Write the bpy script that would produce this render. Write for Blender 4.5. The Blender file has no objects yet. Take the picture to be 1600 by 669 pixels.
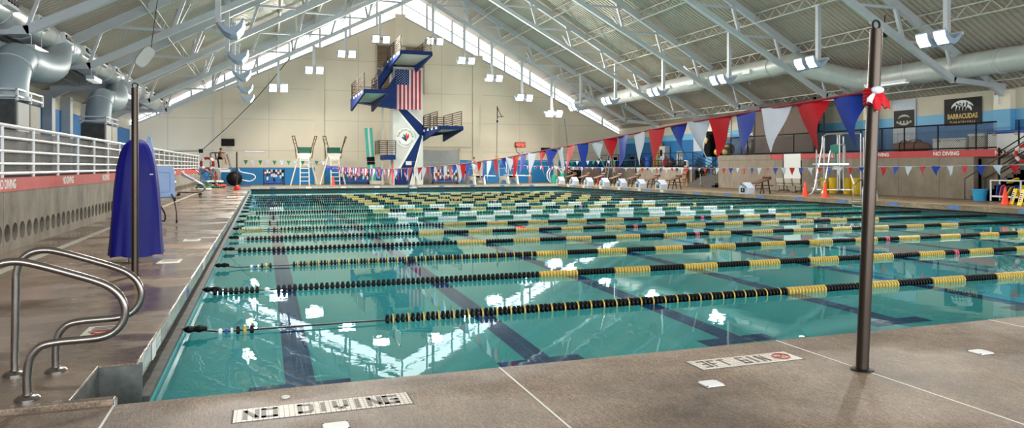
import bpy, bmesh, math, random
from mathutils import Vector, Matrix, Euler
random.seed(11)
SC = bpy.context.scene
COL = SC.collection
PI = math.pi

# ---------------------------------------------------------------- camera model (pixel -> place)
FPX, HZ, EYE, YAW = 1115.0, 260.0, 1.55, math.radians(19.2)
SA, CA = math.sin(YAW), math.cos(YAW)
def ray(px, py):
    u = (px - 800) / FPX; v = (py - HZ) / FPX
    return (SA + u*CA, CA - u*SA, -v)
def PZ(px, py, z=0.0):
    r = ray(px, py); t = (z - EYE) / r[2]
    return Vector((r[0]*t, r[1]*t, z))
def PY(px, py, Y):
    r = ray(px, py); t = Y / r[1]
    return Vector((r[0]*t, Y, EYE + r[2]*t))
def PX(px, py, X):
    r = ray(px, py); t = X / r[0]
    return Vector((X, r[1]*t, EYE + r[2]*t))

# ---------------------------------------------------------------- colours and materials
def lin(c):
    return c/12.92 if c <= 0.04045 else ((c+0.055)/1.055)**2.4
def S(h):
    h = h.lstrip('#')
    return tuple(lin(int(h[i:i+2], 16)/255) for i in (0, 2, 4))
def newmat(name):
    m = bpy.data.materials.new(name); m.use_nodes = True
    nt = m.node_tree; nt.nodes.clear()
    return m, nt, nt.nodes, nt.links
def mat(name, col, rough=0.5, metal=0.0, var=0.10, scale=6.0, bump=0.0, bscale=None, stretch=(1,1,1), rvar=0.0, spec=0.5):
    m, nt, N, L = newmat(name)
    out = N.new('ShaderNodeOutputMaterial'); b = N.new('ShaderNodeBsdfPrincipled')
    L.new(b.outputs[0], out.inputs[0])
    tc = N.new('ShaderNodeTexCoord'); mp = N.new('ShaderNodeMapping'); mp.inputs['Scale'].default_value = stretch
    L.new(tc.outputs['Object'], mp.inputs[0])
    n = N.new('ShaderNodeTexNoise'); n.inputs['Scale'].default_value = scale; n.inputs['Detail'].default_value = 5
    L.new(mp.outputs[0], n.inputs['Vector'])
    r = N.new('ShaderNodeValToRGB'); e = r.color_ramp.elements
    e[0].position, e[1].position = 0.3, 0.7
    e[0].color = (*[c*(1-var) for c in col], 1); e[1].color = (*[min(1, c*(1+var)) for c in col], 1)
    L.new(n.outputs['Fac'], r.inputs[0]); L.new(r.outputs[0], b.inputs['Base Color'])
    b.inputs['Roughness'].default_value = rough; b.inputs['Metallic'].default_value = metal
    b.inputs['Specular IOR Level'].default_value = spec
    if rvar:
        mr = N.new('ShaderNodeMapRange'); mr.inputs[3].default_value = max(0.02, rough-rvar); mr.inputs[4].default_value = min(1, rough+rvar)
        L.new(n.outputs['Fac'], mr.inputs[0]); L.new(mr.outputs[0], b.inputs['Roughness'])
    if bump:
        n2 = N.new('ShaderNodeTexNoise'); n2.inputs['Scale'].default_value = bscale or scale*5; n2.inputs['Detail'].default_value = 4
        L.new(mp.outputs[0], n2.inputs['Vector'])
        bp = N.new('ShaderNodeBump'); bp.inputs['Strength'].default_value = bump; bp.inputs['Distance'].default_value = 0.01
        L.new(n2.outputs['Fac'], bp.inputs['Height']); L.new(bp.outputs[0], b.inputs['Normal'])
    return m
def emit(name, col, strength, base=(0.8, 0.8, 0.8)):
    m, nt, N, L = newmat(name)
    out = N.new('ShaderNodeOutputMaterial'); b = N.new('ShaderNodeBsdfPrincipled')
    b.inputs['Base Color'].default_value = (*base, 1); b.inputs['Emission Color'].default_value = (*col, 1)
    b.inputs['Emission Strength'].default_value = strength; b.inputs['Roughness'].default_value = 0.3
    L.new(b.outputs[0], out.inputs[0])
    return m
def tile(name, col, grout, size, var=0.08, rough=0.25, w=1.0, h=1.0, plane='XY', gap=0.05):
    m, nt, N, L = newmat(name)
    out = N.new('ShaderNodeOutputMaterial'); b = N.new('ShaderNodeBsdfPrincipled'); L.new(b.outputs[0], out.inputs[0])
    tc = N.new('ShaderNodeTexCoord'); sp = N.new('ShaderNodeSeparateXYZ'); cb = N.new('ShaderNodeCombineXYZ')
    L.new(tc.outputs['Object'], sp.inputs[0])
    for k, ax in enumerate(plane): L.new(sp.outputs[ax], cb.inputs[k])
    br = N.new('ShaderNodeTexBrick'); br.offset = 0.0; br.squash = 1.0
    br.inputs['Scale'].default_value = 1.0/size; br.inputs['Mortar Size'].default_value = gap
    br.inputs['Brick Width'].default_value = w; br.inputs['Row Height'].default_value = h
    br.inputs['Color1'].default_value = (*[c*(1-var) for c in col], 1); br.inputs['Color2'].default_value = (*[min(1, c*(1+var)) for c in col], 1)
    br.inputs['Mortar'].default_value = (*grout, 1); br.inputs['Bias'].default_value = 0.0
    L.new(cb.outputs[0], br.inputs['Vector']); L.new(br.outputs['Color'], b.inputs['Base Color'])
    b.inputs['Roughness'].default_value = rough
    return m
def deckmat(name, a, c, brush, wet):
    """brushed, worn concrete with damp patches"""
    m, nt, N, L = newmat(name)
    out = N.new('ShaderNodeOutputMaterial'); b = N.new('ShaderNodeBsdfPrincipled'); L.new(b.outputs[0], out.inputs[0])
    tc = N.new('ShaderNodeTexCoord')
    def noise(scale, det, st=(1, 1, 1), rough=0.55):
        mp = N.new('ShaderNodeMapping'); mp.inputs['Scale'].default_value = st; L.new(tc.outputs['Object'], mp.inputs[0])
        n = N.new('ShaderNodeTexNoise'); n.inputs['Scale'].default_value = scale; n.inputs['Detail'].default_value = det
        n.inputs['Roughness'].default_value = rough
        L.new(mp.outputs[0], n.inputs['Vector']); return n
    n1 = noise(0.9, 8, (1, 1, 1), 0.65)
    r1 = N.new('ShaderNodeValToRGB'); e = r1.color_ramp.elements
    e[0].position, e[1].position = 0.30, 0.62; e[0].color = (*[q*0.8 for q in a], 1); e[1].color = (*[q*1.08 for q in c], 1)
    L.new(n1.outputs['Fac'], r1.inputs[0])
    n2 = noise(14, 6, brush, 0.7)
    mx = N.new('ShaderNodeMix'); mx.data_type = 'RGBA'; mx.blend_type = 'MULTIPLY'; mx.inputs[0].default_value = 0.95
    r2 = N.new('ShaderNodeValToRGB'); e = r2.color_ramp.elements
    e[0].position, e[1].position = 0.3, 0.66; e[0].color = (0.45, 0.43, 0.42, 1); e[1].color = (1.25, 1.22, 1.2, 1)
    L.new(n2.outputs['Fac'], r2.inputs[0]); L.new(r1.outputs[0], mx.inputs[6]); L.new(r2.outputs[0], mx.inputs[7])
    n3 = noise(90, 3)
    mx2 = N.new('ShaderNodeMix'); mx2.data_type = 'RGBA'; mx2.blend_type = 'MULTIPLY'; mx2.inputs[0].default_value = 0.8
    r3 = N.new('ShaderNodeValToRGB'); e = r3.color_ramp.elements
    e[0].position, e[1].position = 0.35, 0.6; e[0].color = (0.42, 0.4, 0.38, 1); e[1].color = (1.25, 1.22, 1.2, 1)
    L.new(n3.outputs['Fac'], r3.inputs[0]); L.new(mx.outputs[2], mx2.inputs[6]); L.new(r3.outputs[0], mx2.inputs[7])
    L.new(mx2.outputs[2], b.inputs['Base Color'])
    n4 = noise(0.55, 4, (1.0, 1.6, 1))
    mr = N.new('ShaderNodeMapRange'); mr.inputs[1].default_value = 0.46; mr.inputs[2].default_value = 0.62
    mr.inputs[3].default_value = wet; mr.inputs[4].default_value = 0.72
    L.new(n4.outputs['Fac'], mr.inputs[0]); L.new(mr.outputs[0], b.inputs['Roughness'])
    bp = N.new('ShaderNodeBump'); bp.inputs['Strength'].default_value = 0.25; bp.inputs['Distance'].default_value = 0.006
    L.new(n2.outputs['Fac'], bp.inputs['Height']); L.new(bp.outputs[0], b.inputs['Normal'])
    return m
def concwall(name, a, c, spots=False, seam=2.4, ax='Y'):
    """board-formed concrete with vertical runs, tie holes and panel seams"""
    m, nt, N, L = newmat(name)
    out = N.new('ShaderNodeOutputMaterial'); b = N.new('ShaderNodeBsdfPrincipled'); L.new(b.outputs[0], out.inputs[0])
    tc = N.new('ShaderNodeTexCoord')
    mp = N.new('ShaderNodeMapping'); mp.inputs['Scale'].default_value = (0.9, 0.9, 0.55); L.new(tc.outputs['Object'], mp.inputs[0])
    n = N.new('ShaderNodeTexNoise'); n.inputs['Scale'].default_value = 1.6; n.inputs['Detail'].default_value = 9; n.inputs['Roughness'].default_value = 0.7
    L.new(mp.outputs[0], n.inputs['Vector'])
    r = N.new('ShaderNodeValToRGB'); e = r.color_ramp.elements
    e[0].position, e[1].position = 0.25, 0.75; e[0].color = (*a, 1); e[1].color = (*c, 1)
    L.new(n.outputs['Fac'], r.inputs[0])
    sp = N.new('ShaderNodeSeparateXYZ'); L.new(tc.outputs['Object'], sp.inputs[0])
    md = N.new('ShaderNodeMath'); md.operation = 'MODULO'; md.inputs[1].default_value = seam
    ad = N.new('ShaderNodeMath'); ad.operation = 'ADD'; ad.inputs[1].default_value = 100*seam
    L.new(sp.outputs[ax], ad.inputs[0]); L.new(ad.outputs[0], md.inputs[0])
    lt = N.new('ShaderNodeMath'); lt.operation = 'LESS_THAN'; lt.inputs[1].default_value = 0.03; L.new(md.outputs[0], lt.inputs[0])
    mx = N.new('ShaderNodeMix'); mx.data_type = 'RGBA'; mx.blend_type = 'MULTIPLY'
    mx.inputs[7].default_value = (0.55, 0.53, 0.5, 1); L.new(lt.outputs[0], mx.inputs[0]); L.new(r.outputs[0], mx.inputs[6])
    L.new(mx.outputs[2], b.inputs['Base Color']); b.inputs['Roughness'].default_value = 0.75
    bp = N.new('ShaderNodeBump'); bp.inputs['Strength'].default_value = 0.3; bp.inputs['Distance'].default_value = 0.02
    L.new(n.outputs['Fac'], bp.inputs['Height']); L.new(bp.outputs[0], b.inputs['Normal'])
    return m
def lattice(name, col, pitch, wire, ax=('Y', 'Z'), rough=0.4, metal=0.5):
    """woven diamond wire mesh: wires with open holes between them"""
    m, nt, N, L = newmat(name)
    out = N.new('ShaderNodeOutputMaterial'); b = N.new('ShaderNodeBsdfPrincipled'); t = N.new('ShaderNodeBsdfTransparent')
    b.inputs['Base Color'].default_value = (*col, 1); b.inputs['Roughness'].default_value = rough; b.inputs['Metallic'].default_value = metal
    tc = N.new('ShaderNodeTexCoord'); sp = N.new('ShaderNodeSeparateXYZ'); L.new(tc.outputs['Object'], sp.inputs[0])
    masks = []
    for op in ('ADD', 'SUBTRACT'):
        a = N.new('ShaderNodeMath'); a.operation = op; L.new(sp.outputs[ax[0]], a.inputs[0]); L.new(sp.outputs[ax[1]], a.inputs[1])
        o = N.new('ShaderNodeMath'); o.operation = 'ADD'; o.inputs[1].default_value = 1000*pitch; L.new(a.outputs[0], o.inputs[0])
        md = N.new('ShaderNodeMath'); md.operation = 'MODULO'; md.inputs[1].default_value = pitch; L.new(o.outputs[0], md.inputs[0])
        lt = N.new('ShaderNodeMath'); lt.operation = 'LESS_THAN'; lt.inputs[1].default_value = wire; L.new(md.outputs[0], lt.inputs[0])
        masks.append(lt)
    mxm = N.new('ShaderNodeMath'); mxm.operation = 'MAXIMUM'; L.new(masks[0].outputs[0], mxm.inputs[0]); L.new(masks[1].outputs[0], mxm.inputs[1])
    mix = N.new('ShaderNodeMixShader'); L.new(mxm.outputs[0], mix.inputs[0]); L.new(t.outputs[0], mix.inputs[1]); L.new(b.outputs[0], mix.inputs[2])
    L.new(mix.outputs[0], out.inputs[0])
    return m
def watermat():
    m, nt, N, L = newmat('pool water')
    out = N.new('ShaderNodeOutputMaterial'); g = N.new('ShaderNodeBsdfGlass')
    g.inputs['Color'].default_value = (0.86, 0.985, 0.985, 1); g.inputs['Roughness'].default_value = 0.0; g.inputs['IOR'].default_value = 1.333
    tc = N.new('ShaderNodeTexCoord')
    def nz(sc, det, st):
        mp = N.new('ShaderNodeMapping'); mp.inputs['Scale'].default_value = st; mp.inputs['Rotation'].default_value = (0, 0, 0.5)
        L.new(tc.outputs['Object'], mp.inputs[0])
        n = N.new('ShaderNodeTexNoise'); n.inputs['Scale'].default_value = sc; n.inputs['Detail'].default_value = det; n.inputs['Distortion'].default_value = 0.6
        L.new(mp.outputs[0], n.inputs['Vector']); return n
    n1 = nz(1.1, 2, (1, 1.2, 1)); n2 = nz(5.5, 2, (1, 1, 1))
    a = N.new('ShaderNodeMath'); a.operation = 'MULTIPLY_ADD'; a.inputs[1].default_value = 0.26
    L.new(n2.outputs['Fac'], a.inputs[0]); L.new(n1.outputs['Fac'], a.inputs[2])
    bp = N.new('ShaderNodeBump'); bp.inputs['Strength'].default_value = 0.06; bp.inputs['Distance'].default_value = 0.02
    L.new(a.outputs[0], bp.inputs['Height']); L.new(bp.outputs[0], g.inputs['Normal'])
    L.new(g.outputs[0], out.inputs[0])
    return m

M = {}
M['deck'] = deckmat('brushed deck concrete', S('#67594c'), S('#998673'), (9, 1.0, 1), 0.5)
M['deckL'] = deckmat('worn damp deck concrete', S('#63544a'), S('#93826f'), (0.5, 3.5, 1), 0.06)
M['deckR'] = deckmat('deck concrete', S('#73664f'), S('#9b8a72'), (3, 0.6, 1), 0.35)
M['concL'] = concwall('grey concrete wall', S('#5c574e'), S('#a39a8b'), ax='Y', seam=2.15)
M['concR'] = concwall('warm concrete wall', S('#7a705f'), S('#a3978a'), ax='Y', seam=2.4)
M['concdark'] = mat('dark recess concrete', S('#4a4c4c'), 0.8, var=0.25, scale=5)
M['notch'] = mat('stained concrete', S('#565854'), 0.7, var=0.3, scale=9, bump=0.3)
M['poolfloor'] = mat('pool plaster', (0.055, 0.52, 0.55), 0.6, var=0.05, scale=0.5)
M['poolwall'] = mat('pool wall plaster', (0.055, 0.48, 0.52), 0.6, var=0.06, scale=0.8)
M['lane'] = tile('dark blue lane tile', (0.003, 0.045, 0.21), (0.015, 0.11, 0.30), 0.15, 0.25, gap=0.035)
M['edge'] = tile('grey edge tile', S('#a9aba4'), S('#6c6c66'), 0.15, 0.12, plane='YZ', gap=0.05)
M['edgeX'] = tile('grey edge tile across', S('#a9aba4'), S('#6c6c66'), 0.15, 0.12, plane='XZ', gap=0.05)
M['bluetile'] = tile('blue marker tile', S('#2a5fa0'), S('#9fb2c4'), 0.05, 0.2, plane='YZ', gap=0.08)
M['whitetile'] = tile('white marker tile', S('#e6e6e0'), S('#8c8c86'), 0.05, 0.05, plane='YZ', gap=0.08)
M['mosaic'] = tile('cream mosaic tile', S('#dcd2c4'), S('#7d7266'), 0.032, 0.06, rough=0.4, gap=0.09, w=1.0, h=1.4)
M['glyph'] = mat('dark grey mosaic letters', S('#5b5550'), 0.5, var=0.3, scale=40)
M['redglyph'] = mat('red ring paint', S('#a83a32'), 0.5, var=0.15, scale=40)
M['cream'] = mat('cream painted wall', S('#efe5d0'), 0.7, var=0.04, scale=0.4, bump=0.05)
M['creamR'] = mat('cream painted side wall', S('#cfc8b4'), 0.7, var=0.05, scale=0.6)
M['blueband'] = mat('bright blue wall paint', S('#1f86c8'), 0.55, var=0.05, scale=1.0)
M['skyband'] = mat('light blue wall paint', S('#6fb4dc'), 0.55, var=0.05, scale=1.0)
M['midblue'] = mat('mid blue wall paint', S('#1f70ae'), 0.55, var=0.06, scale=1.0)
M['redband'] = mat('red painted band', S('#c1292e'), 0.5, var=0.07, scale=2)
M['redbandL'] = mat('faded red painted band', S('#c0463f'), 0.5, var=0.10, scale=2)
M['whitepaint'] = mat('white sign paint', S('#eceae4'), 0.5, var=0.04)
M['roof'] = mat('corrugated white roof deck', S('#bbb1a2'), 0.42, 0.15, var=0.10, scale=0.35, stretch=(1, 0.5, 1), rvar=0.1)
M['steel'] = mat('white painted steel', S('#c7ccd0'), 0.45, 0.1, var=0.05, scale=2)
M['joist'] = mat('off white painted joist steel', S('#c6c4ba'), 0.5, 0.1, var=0.06, scale=2)
M['railwhite'] = mat('white painted rail', S('#dedede'), 0.4, 0.1, var=0.06, scale=3)
M['duct'] = mat('galvanised spiral duct', S('#c2c5c4'), 0.32, 0.55, var=0.10, scale=1.5, bump=0.4, bscale=4, stretch=(0.4, 6, 0.4))
M['elbow'] = mat('bluish grey painted duct', S('#9aa9b3'), 0.42, 0.15, var=0.06, scale=1.5, bump=0.3, bscale=3)
M['ductpaint'] = mat('pale painted duct', S('#c4c8c4'), 0.42, 0.15, var=0.05, scale=1.5, bump=0.35, bscale=4, stretch=(0.4, 6, 0.4))
M['chrome'] = mat('brushed stainless steel', S('#8b8580'), 0.24, 0.95, var=0.12, scale=4, bump=0.05, bscale=60)
M['oldsteel'] = mat('dulled steel pole', S('#4d443d'), 0.34, 0.9, var=0.25, scale=3, stretch=(1, 1, 0.2))
M['alu'] = mat('aluminium tube', S('#d2d6d8'), 0.3, 0.6, var=0.06)
M['blackmetal'] = mat('black painted metal', S('#121315'), 0.5, 0.0, var=0.15, spec=0.2)
M['brownrail'] = mat('bronze rail pipe', S('#4a3a30'), 0.45, 0.4, var=0.15)
M['black'] = mat('black plastic', S('#0c0d0d'), 0.45, var=0.2, scale=12, spec=0.2)
M['yellow'] = mat('ochre yellow plastic', S('#c9a94e'), 0.4, var=0.10, scale=12)
M['gold'] = mat('pale yellow plastic', S('#c0a55f'), 0.4, var=0.08, scale=12)
M['green'] = mat('dark green plastic', S('#0c5a48'), 0.4, var=0.15, scale=12)
M['teal'] = mat('teal plastic', S('#1f9c86'), 0.4, var=0.08, scale=8)
M['springboard'] = mat('aqua springboard surface', S('#4cc0ae'), 0.5, var=0.06, scale=8)
M['blockwhite'] = mat('bluish white block shell', S('#b4bdcd'), 0.45, var=0.06)
M['white'] = mat('white plastic', S('#e4e6e6'), 0.4, var=0.04)
M['offwhite'] = mat('off white plastic', S('#d8d6cb'), 0.45, var=0.05)
M['redp'] = mat('red plastic', S('#c8242a'), 0.45, var=0.08)
M['pink'] = mat('pink plastic', S('#d8566e'), 0.45, var=0.08)
M['orange'] = mat('orange cone plastic', S('#f0452a'), 0.45, var=0.06)
M['yellowbin'] = mat('bright yellow plastic', S('#efcb1f'), 0.45, var=0.05)
M['cyanbin'] = mat('bright blue plastic tub', S('#2ba2d6'), 0.45, var=0.05)
M['bluep'] = mat('blue plastic', S('#1f4fae'), 0.45, var=0.08)
M['cover'] = mat('royal blue vinyl', S('#0b0c6e'), 0.5, spec=0.25, var=0.10, scale=3, bump=0.25, bscale=5)
M['lift'] = mat('periwinkle grey plastic', S('#8fa9d6'), 0.42, var=0.06, scale=3)
M['towerblue'] = mat('navy blue tower paint', S('#0f2a62'), 0.55, var=0.06, spec=0.2)
M['towergrey'] = mat('pale grey tower concrete', S('#cfd0cb'), 0.65, var=0.05, scale=0.8)
M['soffit'] = mat('grey platform soffit', S('#b7b5a8'), 0.65, var=0.06)
M['door'] = mat('grey steel door', S('#8a8d8c'), 0.4, 0.4, var=0.12, scale=0.7)
M['louver'] = mat('brown louvre', S('#86735e'), 0.6, var=0.15, scale=2, stretch=(0.3, 1, 6))
M['pred'] = mat('red vinyl pennant', S('#b81722'), 0.5, spec=0.2, var=0.10, scale=8, bump=0.2, bscale=9)
M['pblue'] = mat('blue vinyl pennant', S('#163a9e'), 0.5, spec=0.2, var=0.10, scale=8, bump=0.2, bscale=9)
M['pwhite'] = mat('white vinyl pennant', S('#c9d1dc'), 0.5, spec=0.2, var=0.06, scale=8, bump=0.2, bscale=9)
M['pgreen'] = mat('green vinyl pennant', S('#177245'), 0.4, var=0.08, scale=8)
M['rope'] = mat('red rope', S('#8e2630'), 0.6, var=0.2, scale=30)
M['cable'] = mat('steel cable', S('#3c4146'), 0.4, 0.6, var=0.2, scale=30)
M['wood'] = mat('brown board', S('#5b4234'), 0.55, var=0.15, scale=4)
M['screen'] = mat('brown mesh screen', S('#5a4336'), 0.6, var=0.06, scale=3)
M['canvas'] = mat('brown canvas', S('#8a5a38'), 0.7, var=0.12, scale=5, bump=0.3)
M['cooler'] = mat('white storage box', S('#d7dad6'), 0.5, var=0.05)
M['skin'] = mat('skin', S('#c08a68'), 0.5, var=0.06)
M['skin2'] = mat('tanned skin', S('#a8714f'), 0.5, var=0.06)
M['hair'] = mat('dark hair', S('#2a1c16'), 0.5, var=0.2, scale=30)
M['shirtred'] = mat('red cotton', S('#8c1c26'), 0.7, var=0.1)
M['shortblack'] = mat('black cloth', S('#101114'), 0.75, var=0.15, spec=0.1)
M['suit'] = mat('dark swimsuit fabric', S('#2a2230'), 0.45, var=0.15)
M['jeans'] = mat('dark jeans', S('#1d2530'), 0.7, var=0.15)
M['stair'] = mat('dark stair concrete', S('#55534f'), 0.75, var=0.15)
M['lens'] = emit('lit lamp lens', (1.0, 0.95, 0.88), 3.0)
M['strip'] = emit('strip lamp diffuser', (1.0, 0.97, 0.92), 0.25)
M['led'] = emit('red display digits', (1.0, 0.10, 0.06), 3.0, base=(0.3, 0.02, 0.02))
M['lampblue'] = mat('pale blue grey lamp shell', S('#a9b9cf'), 0.45, 0.1, var=0.05)
M['day'] = emit('daylit clerestory glass', (0.93, 0.97, 1.0), 1.9)
M['dayfill'] = emit('added fill glow glass', (0.86, 0.93, 1.0), 5.0)  # unseen glowing pane added behind the camera as fill light
M['water'] = watermat()
M['mesh'] = lattice('grey rail mesh', S('#3a3a37'), 0.06, 0.036, metal=0.0)
M['chain'] = lattice('black chain link', S('#2a2b2c'), 0.11, 0.020)

# ---------------------------------------------------------------- mesh building
class MB:
    def __init__(s): s.bm = bmesh.new()
    def poly(s, pts):
        return s.bm.faces.new([s.bm.verts.new(p) for p in pts])
    def box(s, c, sz, rot=None):
        c = Vector(c); R = rot if rot is not None else Matrix.Identity(3)
        if isinstance(R, (tuple, list)): R = Euler(R).to_matrix()
        v = [s.bm.verts.new(c + R @ Vector((x*sz[0]/2, y*sz[1]/2, z*sz[2]/2))) for x in (-1, 1) for y in (-1, 1) for z in (-1, 1)]
        for f in ((0,1,3,2), (4,6,7,5), (0,4,5,1), (2,3,7,6), (0,2,6,4), (1,5,7,3)): s.bm.faces.new([v[i] for i in f])
        return s
    def span(s, a, b):
        a, b = Vector(a), Vector(b)
        return s.box((a+b)/2, [abs(b[i]-a[i]) for i in range(3)])
    def bar(s, p0, p1, w, h, up=(0, 0, 1)):
        p0, p1 = Vector(p0), Vector(p1); d = p1-p0; L = d.length
        if L < 1e-6: return s
        d /= L; u = Vector(up)
        if abs(d.dot(u)) > 0.98: u = Vector((0, 1, 0))
        x = d.cross(u).normalized(); y = x.cross(d)
        return s.box((p0+p1)/2, (w, h, L), Matrix((x, y, d)).transposed())
    def cyl(s, p0, p1, r, seg=12, r2=None):
        return s.tube([p0, p1], r, seg, r_end=r2)
    def tube(s, pts, r, seg=8, closed=False, r_end=None, caps=True):
        pts = [Vector(p) for p in pts]; n = len(pts); rings = []; x = None
        for i in range(n):
            if closed: t = pts[(i+1) % n] - pts[i-1]
            elif i == 0: t = pts[1]-pts[0]
            elif i == n-1: t = pts[-1]-pts[-2]
            else: t = (pts[i+1]-pts[i]).normalized() + (pts[i]-pts[i-1]).normalized()
            t.normalize()
            if x is None:
                x = t.cross(Vector((0, 0, 1)))
                if x.length < 0.05: x = t.cross(Vector((0, 1, 0)))
            x = (x - t*x.dot(t)).normalized(); y = t.cross(x)
            rr = r if r_end is None else r + (r_end-r)*i/(n-1)
            rings.append([s.bm.verts.new(pts[i] + (x*math.cos(a)+y*math.sin(a))*rr) for a in [2*PI*k/seg for k in range(seg)]])
        m = n if closed else n-1
        for i in range(m):
            A, B = rings[i], rings[(i+1) % n]
            for k in range(seg): s.bm.faces.new((A[k], A[(k+1) % seg], B[(k+1) % seg], B[k]))
        if not closed and caps:
            s.bm.faces.new(rings[0][::-1]); s.bm.faces.new(rings[-1])
        return s
    def prism(s, pts, vec):
        """closed outline (3-D points in one plane) pushed along vec"""
        vec = Vector(vec); a = [s.bm.verts.new(p) for p in pts]; b = [s.bm.verts.new(Vector(p)+vec) for p in pts]
        s.bm.faces.new(a[::-1]); s.bm.faces.new(b); n = len(a)
        for i in range(n): s.bm.faces.new((a[i], a[(i+1) % n], b[(i+1) % n], b[i]))
        return s
    def lathe(s, prof, c=(0, 0, 0), seg=16, axis='z'):
        c = Vector(c); rings = []
        for r, h in prof:
            ring = []
            for k in range(seg):
                a = 2*PI*k/seg; q = (r*math.cos(a), r*math.sin(a), h)
                if axis == 'x': q = (h, q[0], q[1])
                if axis == 'y': q = (q[0], h, q[1])
                ring.append(s.bm.verts.new(c + Vector(q)))
            rings.append(ring)
        for A, B in zip(rings, rings[1:]):
            for k in range(seg): s.bm.faces.new((A[k], A[(k+1) % seg], B[(k+1) % seg], B[k]))
        s.bm.faces.new(rings[0][::-1]); s.bm.faces.new(rings[-1])
        return s
    def ball(s, c, r, seg=12, sc=(1, 1, 1)):
        c = Vector(c); pr = [(max(1e-4, math.sin(PI*i/8)), -math.cos(PI*i/8)) for i in range(9)]
        rings = [[s.bm.verts.new(c + Vector((q*r*sc[0]*math.cos(2*PI*k/seg), q*r*sc[1]*math.sin(2*PI*k/seg), h*r*sc[2]))) for k in range(seg)] for q, h in pr]
        for A, B in zip(rings, rings[1:]):
            for k in range(seg): s.bm.faces.new((A[k], A[(k+1) % seg], B[(k+1) % seg], B[k]))
        s.bm.faces.new(rings[0][::-1]); s.bm.faces.new(rings[-1])
        return s
    def torus(s, c, R, r, axis='z', seg=28, sseg=8, sc=(1, 1)):
        c = Vector(c); pts = []
        for k in range(seg):
            a = 2*PI*k/seg; q = (R*sc[0]*math.cos(a), R*sc[1]*math.sin(a), 0)
            if axis == 'x': q = (0, q[0], q[1])
            if axis == 'y': q = (q[0], 0, q[1])
            pts.append(c + Vector(q))
        return s.tube(pts, r, sseg, closed=True)
    def loft(s, rings, cap=True):
        rr = [[s.bm.verts.new(p) for p in ring] for ring in rings]; n = len(rr[0])
        for A, B in zip(rr, rr[1:]):
            for k in range(n): s.bm.faces.new((A[k], A[(k+1) % n], B[(k+1) % n], B[k]))
        if cap: s.bm.faces.new(rr[0][::-1]); s.bm.faces.new(rr[-1])
        return s
    def build(s, name, material, parent=None, smooth=False, world=False, bevel=0.0, fix=True):
        if fix: bmesh.ops.recalc_face_normals(s.bm, faces=s.bm.faces)
        if world and parent is not None:
            r = parent
            while r.parent is not None: r = r.parent
            mm = Matrix.Translation(r.location) @ r.rotation_euler.to_matrix().to_4x4()
            s.bm.transform(mm.inverted())
        me = bpy.data.meshes.new(name); s.bm.to_mesh(me); s.bm.free()
        if smooth:
            for p in me.polygons: p.use_smooth = True
            try: me.set_sharp_from_angle(angle=math.radians(40))
            except Exception: pass
        me.materials.append(material if not isinstance(material, str) else M[material])
        return link(name, me, parent, bevel)
def link(name, me, parent=None, bevel=0.0):
    o = bpy.data.objects.new(name, me); COL.objects.link(o)
    if parent is not None: o.parent = parent
    if bevel:
        md = o.modifiers.new('Bevel', 'BEVEL'); md.width = bevel; md.segments = 2; md.limit_method = 'ANGLE'
    return o
def tag(o, label=None, cat=None, group=None, kind=None):
    if label: o['label'] = label
    if cat: o['category'] = cat
    if group: o['group'] = group
    if kind: o['kind'] = kind
    return o
def thing(name, label, cat, loc=(0, 0, 0), rz=0.0, group=None):
    o = bpy.data.objects.new(name, None); COL.objects.link(o)
    o.location = loc; o.rotation_euler = (0, 0, rz); o.empty_display_size = 0.1
    return tag(o, label, cat, group)
def struct(o): o['kind'] = 'structure'; return o
KIDS = {}
def copy_tree(o, parent=None):
    c = o.copy(); COL.objects.link(c)
    if parent is not None: c.parent = parent
    for ch in list(o.children): copy_tree(ch, c)
    return c
def dup(o, loc, rz=None, label=None, group=None):
    c = copy_tree(o); c.location = loc
    if rz is not None: c.rotation_euler = (0, 0, rz)
    if label: c['label'] = label
    if group: c['group'] = group
    return c
def smoothpath(pts, n=6):
    """Catmull-Rom through pts"""
    pts = [Vector(p) for p in pts]; out = []
    for i in range(len(pts)-1):
        p0 = pts[max(0, i-1)]; p1 = pts[i]; p2 = pts[i+1]; p3 = pts[min(len(pts)-1, i+2)]
        for k in range(n):
            t = k/n
            out.append(0.5*((2*p1) + (p2-p0)*t + (2*p0-5*p1+4*p2-p3)*t*t + (3*p1-p0-3*p2+p3)*t**3))
    out.append(pts[-1]); return out
def text(s, size, material, parent=None, loc=(0, 0, 0), rot=(0, 0, 0), depth=0.004, sx=1.0, name='lettering', align='CENTER', bold=0.0):
    cu = bpy.data.curves.new(name, 'FONT'); cu.body = s; cu.size = size; cu.align_x = align; cu.align_y = 'CENTER'
    cu.extrude = depth; cu.offset = bold; cu.resolution_u = 3
    o = bpy.data.objects.new('tmp', cu); COL.objects.link(o)
    bpy.context.view_layer.update()
    me = bpy.data.meshes.new_from_object(o.evaluated_get(bpy.context.evaluated_depsgraph_get()))
    bpy.data.objects.remove(o)
    me.transform(Matrix.Diagonal((sx, 1, 1, 1)))
    me.transform(Matrix.Translation(loc) @ Euler(rot).to_matrix().to_4x4())
    me.materials.clear(); me.materials.append(M[material])
    o = link(name, me, parent)
    return o
RX_LEFT = (PI/2, 0, PI/2); RX_RIGHT = (PI/2, 0, -PI/2); RX_BACK = (PI/2, 0, 0)
# ---------------------------------------------------------------- the setting
XL, Y0, Y1, YB, ZW = -0.94, 5.36, 57.0, 65.0, -0.36
def XR(y): return 26.1 - (y-19)*0.0535
RCX = 12.0
def roofz(x): return 17.8 - 0.56*abs(x-RCX)
def wallz(x): return 15.3 - 0.475*abs(x-11.9)
def chordz(x):
    o = abs(x-RCX)
    return 5.6 + 0.526*(18.7-o) if o <= 18.7 else 5.6 - 0.05*(o-18.7)

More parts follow.
